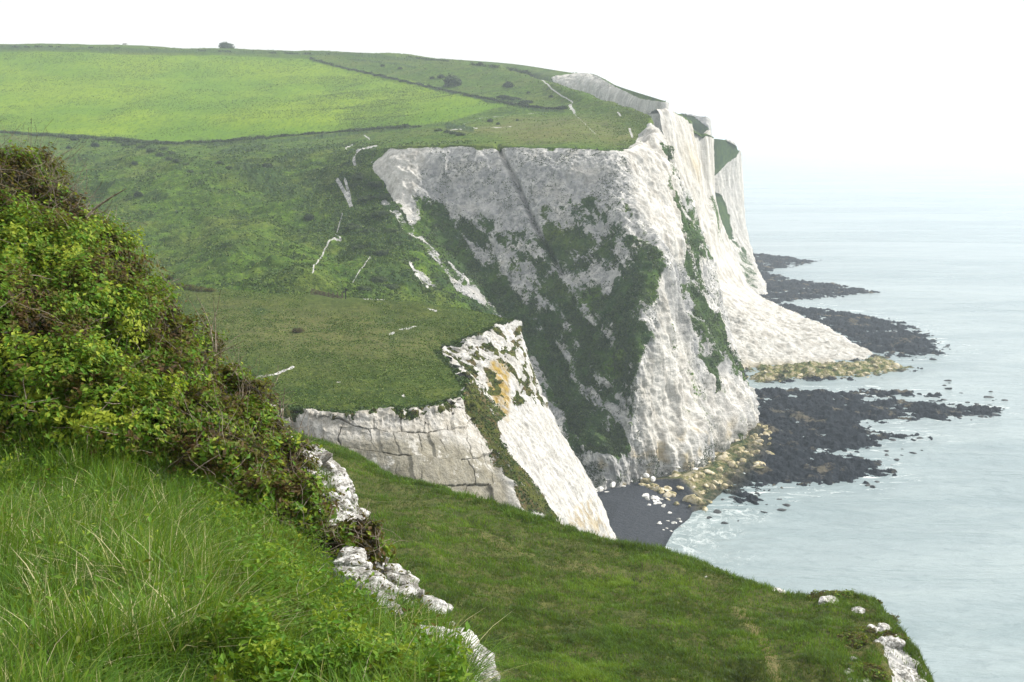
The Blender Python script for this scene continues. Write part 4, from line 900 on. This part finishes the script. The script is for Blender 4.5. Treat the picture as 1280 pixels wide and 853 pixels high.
# ---- foreground bank
BF = BANK.reshape(-1, 3); BFx, BFy = to_px(BF)
def bank_pt(x, y, D=None):
    m = (BFx-x)**2+(BFy-y)**2
    if D is not None: m = m+((BF[:, 1]-D)*40)**2
    return BF[int(np.argmin(m))].copy()
def y_low(q): return q[1] > 690
cl = [([(360, 556), (392, 560), (418, 590), (450, 640), (452, 700), (425, 690), (400, 640), (372, 590)], 150, .04, .15),
      ([(430, 690), (470, 690), (515, 735), (570, 790), (550, 815), (480, 775), (430, 735)], 90, .03, .13),
      ([(505, 815), (560, 795), (600, 835), (612, 875), (530, 875)], 55, .06, .22)]
for (poly, c, s0, s1), lab, g in zip(cl, ['white chalk lump in the upper outcrop beside the brambles', 'small white chalk lump in the middle strip of the bank edge', 'white chalk lump in the lowest outcrop at the bottom of the bank'],
                                     ['lumps of the upper chalk outcrop', 'lumps of the middle strip of chalk', 'lumps of the lowest chalk outcrop']):
    sp = []
    for q in rand_in(poly, c):
        p = bank_pt(*q); sp.append((p+np.array((0, 0, .07)), rng.uniform(s0, s1)*(p[1]/10)*(1.2 if y_low(q) else 1)))
    rocks('chalk_lump', lab, 'rock', g, sp, CH)
bl = [  # px, py of base, D, radius, tint, twigs, twig length, label
 (8, 262, 13.6, .75, .24, 130, .55, 'brown half bare shrub at the top left, full of dead twigs'),
 (62, 300, 13.2, .60, .26, 150, .5, 'twiggy brown shrub right of the topmost shrub'),
 (-60, 330, 13.0, .9, .3, 60, .4, 'olive shrub cut off by the left border near the top'),
 (110, 345, 12.7, .72, .46, 40, .35, 'yellow green shrub below the bare twigs on the skyline of the bank'),
 (30, 370, 12.0, .85, .66, 20, .3, 'bright fresh green shrub at the upper left'),
 (178, 395, 12.5, .62, .40, 50, .35, 'olive shrub third down the outer edge of the bank'),
 (95, 440, 11.6, .80, .50, 40, .35, 'mid green shrub in the centre of the thicket'),
 (-10, 470, 10.8, .85, .42, 50, .4, 'olive shrub at the left border with pale bare twigs'),
 (228, 462, 12.3, .58, .30, 70, .45, 'brown leaved shrub with upright bare stems on the outer edge'),
 (170, 500, 11.3, .66, .48, 50, .4, 'green shrub under the brown outer edge shrub'),
 (60, 530, 10.2, .70, .64, 25, .3, 'bright green shrub just above the long grass at left'),
 (272, 530, 12.4, .55, .27, 70, .45, 'reddish brown shrub beside the meadow view'),
 (225, 575, 11.0, .58, .50, 40, .35, 'green shrub above the grass in the middle of the bank'),
 (140, 565, 10.3, .60, .66, 25, .3, 'light green leafy shrub above the grass'),
 (290, 590, 12.2, .50, .25, 90, .4, 'brown arching bramble above the upper chalk outcrop'),
 (322, 645, 12.0, .42, .26, 90, .35, 'brown bramble left of the upper chalk outcrop'),
 (262, 640, 11.0, .48, .42, 50, .35, 'olive bramble between the grass and the brown brambles'),
 (340, 700, 10.3, .42, .5, 40, .3, 'small green shrub at the lower end of the thicket'),
 (425, 738, 10.0, .26, .2, 60, .25, 'tiny dark bramble against the middle chalk strip'),
]
for k, (x, y, D, R_, tnt, nt_, tl, lab) in enumerate(bl):
    p = bank_pt(x, y, D); n_ = int(14000*(R_/.7)**1.6)
    shrub('shrub' if k not in (14, 15, 16, 18) else 'bramble', lab, 'shrub' if k not in (14, 15, 16, 18) else 'bramble', p, (R_*1.15, R_, R_*.95), n_, .028, tnt+.01, .55, nt_, 'shrubs of the foreground thicket', M_leaf, twig_len=tl*(1.35 if k < 2 else 1), low=.45)
# long bare shoots
def shoots(label, lst):
    r = empty('bare_shoot', at(*lst[0])); tag(r, label, 'branch')
    b0 = at(*lst[0]); L = []
    for pts, r0, r1 in lst[1:]:
        P_ = np.array([at(*q) for q in pts])-b0; L.append((P_, r0, r1))
    V, Fq = tubes(L); mesh_np('stem', V, [Fq], M_twig, parent=r)
for x0, y0, D, lab, segs in [(110, 270, 13, 'long bare shoot leaning right above the bank with the valley behind', [([(108, 272), (122, 258), (140, 246), (158, 236)], .018, .004), ([(112, 268), (128, 266), (136, 262)], .007, .002)]),
   (268, 430, 12.4, 'spray of thin upright dark stems in front of the meadow', [([(268, 440), (262, 405), (254, 385), (244, 366)], .009, .002), ([(270, 440), (269, 400), (266, 367)], .008, .002), ([(262, 420), (272, 385), (276, 362)], .006, .002), ([(258, 410), (240, 380), (232, 370)], .005, .002), ([(268, 445), (285, 436), (306, 426)], .008, .002), ([(290, 470), (298, 456), (302, 446)], .006, .002)]),
   (352, 520, 13.5, 'thin stalk with a dry head beside the small white outcrop', [([(353, 525), (354, 505), (356, 485)], .008, .005), ([(354, 500), (352, 492)], .004, .002), ([(372, 545), (378, 525), (384, 512)], .005, .002)])]:
    shoots(lab, [(x0, y0, D)]+[([(a, b, D) for a, b in pts], r0, r1) for pts, r0, r1 in segs])

# ---- grass
M_grass = leaf_material('grass blades', [(0, (.014, .034, .005)), (.35, (.042, .105, .007)), (.6, (.080, .190, .010)), (.8, (.16, .26, .02)), (.9, (.36, .35, .13)), (1, (.58, .53, .30))], .35, .5)
def blades(base, up, Lh, width, bend, tint, seg=3):
    n = len(base); az = rng.uniform(0, 2*math.pi, n); dr = np.stack([np.cos(az), np.sin(az), 0*az], -1); side = np.stack([-np.sin(az+rng.normal(size=n)*.6), np.cos(az), 0*az], -1)
    V = []; 
    for k in range(seg+1):
        t = k/seg; c = base+up*(Lh*t*(1-.35*bend*t))[:, None]+dr*(Lh*bend*t*t*.8)[:, None]
        w = (width*(1-t)**.7)[:, None]
        if k < seg: V += [c-side*w, c+side*w]
        else: V += [c]
    V = np.stack(V, 1); m = V.shape[1]; i = np.arange(n)[:, None]*m
    q = np.concatenate([i+np.array([[2*k, 2*k+1, 2*k+3, 2*k+2]]) for k in range(seg-1)]) if seg > 1 else np.zeros((0, 4), int)
    t3 = i+np.array([[2*seg-2, 2*seg-1, 2*seg]])
    return V.reshape(-1, 3), ([q] if seg > 1 else [])+[t3], np.repeat(tint, m)
def scatter(Pg, mask, n):
    R_, C_ = Pg.shape[:2]; w = mask[:-1, :-1].ravel().astype(float); w /= w.sum()
    idx = rng.choice(len(w), n, p=w); i, j = idx//(C_-1), idx % (C_-1); a = rng.random((n, 1)); b = rng.random((n, 1))
    return Pg[i, j]*(1-a)*(1-b)+Pg[i+1, j]*a*(1-b)+Pg[i, j+1]*(1-a)*b+Pg[i+1, j+1]*a*b, i, j
vis = (SPY < 880) & (SPX > 330) & (SPX < 1170) & (SPN[..., 2] > .2)
ridge_y = np.interp(SPX, [a for a, b, c in ridge], [b for a, b, c in ridge])
chS = ss(-3, 6, sd_poly(SPX, SPY, [(1086, 785), (1110, 775), (1135, 810), (1165, 856), (1120, 870)]))
m = vis*(1-.85*chS)*(1-.75*SPTR)*(.5+1.0*ss(-.1, .15, fbm(SPUR, 1.3, 3, off=6)))
bp, bi, bj = scatter(SPUR, m, 330000)
cn = fbm(bp, 1.5, 3, off=8); cn2 = fbm(bp, 6, 3, off=18)
hb_ = .13*(1+2.2*np.clip(cn+.15, -.4, 1))*rng.uniform(.5, 1.4, len(bp))
V, Fs, T = blades(bp, np.array((0, 0, 1.)), hb_, .0075+.00012*bp[:, 1], rng.uniform(.2, 1.0, len(bp)), np.clip(.30+cn*.65+cn2*.75+rng.normal(size=len(bp))*.17+(rng.random(len(bp)) < .02)*.2+.10*SPTR[bi, bj], 0, .78), 2)
tag(mesh_np('spur_grass', V, Fs, M_grass, dict(tint=T), smooth=False), kind='stuff')
# rim tufts of the meadow
gb = ss(-16, 10, sd_poly(BPX+fbm(BANK, 1, 3)*60, BPY+fbm(BANK, .8, 3, off=4)*50, [(-300, 545), (60, 548), (200, 580), (300, 640), (365, 705), (430, 760), (500, 815), (560, 880), (600, 1200), (-300, 1200)]))
dens = gb*(BPY < 1000)*(BPX > -120)
bp, bi, bj = scatter(BANK, dens*(.4+ss(-.15, .15, fbm(BANK, .5, 3, off=2))), 120000)
x_, y_ = to_px(bp); cn = fbm(bp, .7, 3, off=8)
dryz = ss(-40, 60, sd_poly(x_, y_, [(-50, 640), (200, 640), (300, 760), (280, 900), (-50, 900)]))
lush = ss(-20, 60, sd_poly(x_, y_, [(-50, 560), (140, 580), (330, 680), (500, 790), (520, 900), (330, 900), (250, 720), (-50, 640)]))
tn = np.clip(.47+cn*.42*(1-.3*dryz)+.05*dryz+.04*lush+rng.normal(size=len(bp))*.18+(rng.random(len(bp)) < .055*dryz+.012)*.5, 0, 1)
Lh = rng.uniform(.14, .44, len(bp))*(1+.9*cn)*(.8+.35*dryz)*(1+.6*np.exp(-((y_-(560+.12*x_))/40)**2))
V, Fs, T = blades(bp-np.array((0, 0, .01)), np.array((.08, 0, 1.)), Lh, rng.uniform(.0022, .0055, len(bp))*(1+.4*lush), rng.uniform(.1, 1.5, len(bp)), tn, 4)
tag(mesh_np('bank_grass', V, Fs, M_grass, dict(tint=T), smooth=False), kind='stuff')
EDG = d_line(BPX, BPY, [(380, 600), (430, 680), (480, 735), (540, 800), (585, 850)])
bp, bi, bj = scatter(BANK, dens*(.05+.95*ss(30, 60, EDG))*ss(.0, .2, fbm(BANK, .9, 3, off=22)+.12)*(.12+1.5*ss(200, 360, BPX)), 85000)
bp[:, 2] += rng.random(len(bp))*.30*(1+1.5*fbm(bp, .35, 2)); Nn = rng.normal(size=(len(bp), 3))*.7+np.array((0, 0, 1.)); Nn /= np.linalg.norm(Nn, axis=1)[:, None]
V, Fq = leaf_mesh(bp, Nn, .017*rng.uniform(.5, 1.4, len(bp)), .5)
tag(mesh_np('bank_weeds', V, [Fq], M_leaf, dict(tint=np.repeat(np.clip(.66+.55*fbm(bp, .4, 2)+rng.normal(size=len(bp))*.08, 0, .93), 4)), smooth=False), kind='stuff')
bp, bi, bj = scatter(BANK, dens, 520)
L = []
for q in bp:
    g = np.array((rng.normal()*.8, rng.normal()*.6, 1.0)); L.append((walk(q, g, rng.uniform(.15, .42), 6, .2, -.10), .0022, .0007))
V, Fq = tubes(L); M_straw = plain('dry straw', (.42, .36, .2), (.62, .57, .40), 20)
tag(mesh_np('dry_stalks', V, [Fq], M_straw), kind='stuff')
# brown litter between the chalk lumps
lit = 1-ss(14, 34, d_line(BPX, BPY, [(372, 575), (400, 620), (430, 680), (480, 735), (540, 800), (585, 850)]))*ss(-.1, .1, fbm(BANK, .5, 3, off=110))
bp, bi, bj = scatter(BANK, lit, 24000); bp[:, 2] += rng.random(len(bp))*.16
Nn = rng.normal(size=(len(bp), 3))+np.array((0, 0, .8)); Nn /= np.linalg.norm(Nn, axis=1)[:, None]
V, Fq = leaf_mesh(bp, Nn, .018*rng.uniform(.4, 1.5, len(bp)), .4)
tag(mesh_np('leaf_litter', V, [Fq], M_leaf, dict(tint=np.repeat(np.clip(.22+.5*fbm(bp, .4, 2)+rng.normal(size=len(bp))*.12, 0, .8), 4)), smooth=False), kind='stuff')

edge_m = (1-ss(10, 40, d_line(BPX, BPY, [(380, 600), (430, 680), (480, 735), (540, 800), (585, 850)])))*ss(-.05, .2, fbm(BANK, .7, 3, off=71))
bp, bi, bj = scatter(BANK, edge_m, 16000)
V, Fs, T = blades(bp, np.array((.1, 0, 1.)), rng.uniform(.06, .2, len(bp)), rng.uniform(.003, .006, len(bp)), rng.uniform(.2, 1.3, len(bp)), np.clip(.45+rng.normal(size=len(bp))*.2, 0, 1), 3)
tag(mesh_np('edge_grass', V, Fs, M_grass, dict(tint=T), smooth=False), kind='stuff')
rim = (1-ss(2, 9, d_line(SPX, SPY, [(a, b) for a, b, _ in ridge])))*(SPN[..., 2] > .1)*ss(-.15, .1, fbm(SPUR, 1.2, 3, off=81))
bp, bi, bj = scatter(SPUR, rim, 42000)
V, Fs, T = blades(bp, np.array((.1, 0, 1.)), rng.uniform(.12, .42, len(bp))*(1+1.2*fbm(bp, 1.5, 2)), .011+.0001*bp[:, 1], rng.uniform(.2, 1.0, len(bp)), np.clip(.36+.5*fbm(bp, 2, 2)+rng.normal(size=len(bp))*.16, 0, .85), 2)
tag(mesh_np('rim_grass', V, Fs, M_grass, dict(tint=T), smooth=False), kind='stuff')

# clumps of rough vegetation that give the far slopes their grain
def clumps(name, Pg, mask, n, s0, s1, tint, lift=.3, mat=None, spread=.2):
    bp, bi, bj = scatter(Pg, mask, n); sz = rng.uniform(s0, s1, n)*(bp[:, 1]/400)**.6
    bp = bp+np.array((0, 0, 1.))*(sz*lift*rng.random(n))[:, None]
    Nn = rng.normal(size=(n, 3))*.8+np.array((0, -.5, .5)); Nn /= np.linalg.norm(Nn, axis=1)[:, None]
    V, Fq = leaf_mesh(bp, Nn, sz*.5, .75)
    tag(mesh_np(name, V, [Fq], mat or M_hleaf, dict(tint=np.repeat(np.clip(tint+rng.normal(size=n)*spread, 0, 1), 4)), smooth=False), kind='stuff')
M_mid = leaf_material('rough turf clumps', [(0, (.016, .038, .006)), (.4, (.036, .082, .006)), (.75, (.090, .155, .010)), (1, (.17, .20, .05))], .1)
NZ = fbm(HILL, 14, 4, .65, off=101); NZ2 = fbm(HILL, 5, 3, off=102)
open_ = (HCH < -1.6)*(1-HFIELD)*(HPX > -20)
clumps('hillside_scrub', HILL, open_*(HPY > 176)*(HPY < 392)*(HPX < 620)*(.04+1.3*ss(.02, .25, NZ)+.9*HSC), 34000, .45, 1.1, .42, mat=M_mid)
clumps('hillside_tufts', HILL, open_*(HPY > 60)*(HPY < 392)*(HPX < 830)*(.2+ss(-.1, .2, NZ2)), 52000, .3, .7, .74, mat=M_mid)
clumps('field_crop', HILL, (HFIELD > .9)*(HPX > -20)*(.15+ss(-.12, .2, fbm(HILL, 45, 3, off=103))), 45000, .22, .52, .5, mat=M_mid, spread=.12)
vw = (HPX > 480)*(HPX < 945)*(HPY > 186)*(HPY < 640)*(HCH > -2.2)
clumps('cliff_plants', HILL, vw*(HCH < .45)*(.15+ss(-.1, .2, NZ2)), 42000, .4, 1.0, .55, spread=.28)
clumps('cliff_plants', HILL, vw*(HCH >= .5)*(clean < .3)*(HPX < 905)*ss(-.02, .16, fbm(HILL, 7, 4, .7, off=104))*(1-.75*ss(782, 800, HPX)*ss(330, 300, HPY)), 13000, .3, .7, .35, lift=.1)
mpx, mpy = to_px(PLAT); rim_d = d_line(mpx, mpy, [(a, b) for a, b, _ in edge_top])
mm = (mpy > 355)*(mpx > 190)*(ss(-6, 4, -sd_poly(mpx, mpy, [(380, 364), (462, 364), (462, 392), (380, 388)])))
clumps('meadow_tufts', PLAT, mm*(.25+1.3*ss(-.1, .2, fbm(PLAT, 5, 4, .65, off=105))), 95000, .2, .5, .62, mat=M_mid, spread=.24)
clumps('cliff_rib_plants', CLF, (CCH < .62)*(.1+ss(-.15, .2, fbm(CLF, 2.5, 4, .7, off=107))), 16000, .25, .7, .30, mat=M_mid)
clumps('meadow_rim_tufts', PLAT, mm*(1-ss(2, 7, rim_d))*ss(-.1, .1, fbm(PLAT, 3, 3, off=106)), 14000, .4, 1.0, .22, mat=M_mid)
#@@END@@
# ================================================================== AIR AND LIGHT
V = np.array([(x, y, z) for x in (-9000, 16000) for y in (-200, 18000) for z in (-6.2, 178)], float)
fc = np.array([[0, 1, 3, 2], [4, 6, 7, 5], [0, 4, 5, 1], [2, 3, 7, 6], [0, 2, 6, 4], [1, 5, 7, 3]])
n = NT('air'); pv = n.n('ShaderNodeVolumePrincipled'); pv.inputs['Color'].default_value = (.80, .90, 1, 1); pv.inputs['Density'].default_value = .00023
pv.inputs['Anisotropy'].default_value = .3
n.l(pv.outputs[0], n.out.inputs['Volume'])
hz = mesh_np('haze', V, [fc], n.m, smooth=False); tag(hz, kind='stuff')

SUN_EL, SUN_AZ = radians(37), radians(72)      # azimuth clockwise from +Y (the view direction)
w = bpy.data.worlds.new('World'); SC.world = w; w.use_nodes = True; nt = w.node_tree; nt.nodes.clear()
sky = nt.nodes.new('ShaderNodeTexSky'); sky.sky_type = 'NISHITA'; sky.sun_disc = False; sky.sun_elevation = SUN_EL; sky.sun_rotation = SUN_AZ
sky.air_density = 1.0; sky.dust_density = 4.0; sky.ozone_density = 1.0; sky.altitude = 90
bg = nt.nodes.new('ShaderNodeBackground'); bg.inputs[1].default_value = .13
out = nt.nodes.new('ShaderNodeOutputWorld')
hs_ = nt.nodes.new('ShaderNodeHueSaturation'); hs_.inputs['Saturation'].default_value = .7
nt.links.new(sky.outputs[0], hs_.inputs['Color']); mxs = nt.nodes.new('ShaderNodeMix'); mxs.data_type = 'RGBA'; mxs.inputs[0].default_value = .82; mxs.inputs[7].default_value = (8.1, 8.15, 8.1, 1)   # thin high cloud
nt.links.new(hs_.outputs[0], mxs.inputs[6]); nt.links.new(mxs.outputs[2], bg.inputs[0]); nt.links.new(bg.outputs[0], out.inputs[0])
sl = bpy.data.lights.new('sun', 'SUN'); sl.energy = 5.0; sl.angle = radians(1.0); sl.color = (1, .96, .90)
so = bpy.data.objects.new('sun', sl); COL.objects.link(so)
so.rotation_euler = (math.pi/2-SUN_EL, 0, math.pi-SUN_AZ)
so.location = (200, 100, 300)
SC.view_settings.view_transform = 'Standard'; SC.view_settings.look = 'None'; SC.view_settings.gamma = 1
SC.view_settings.exposure = .22
SC.render.engine = 'CYCLES'
SC.cycles.volume_bounces = 1; SC.cycles.max_bounces = 6; SC.cycles.transparent_max_bounces = 8
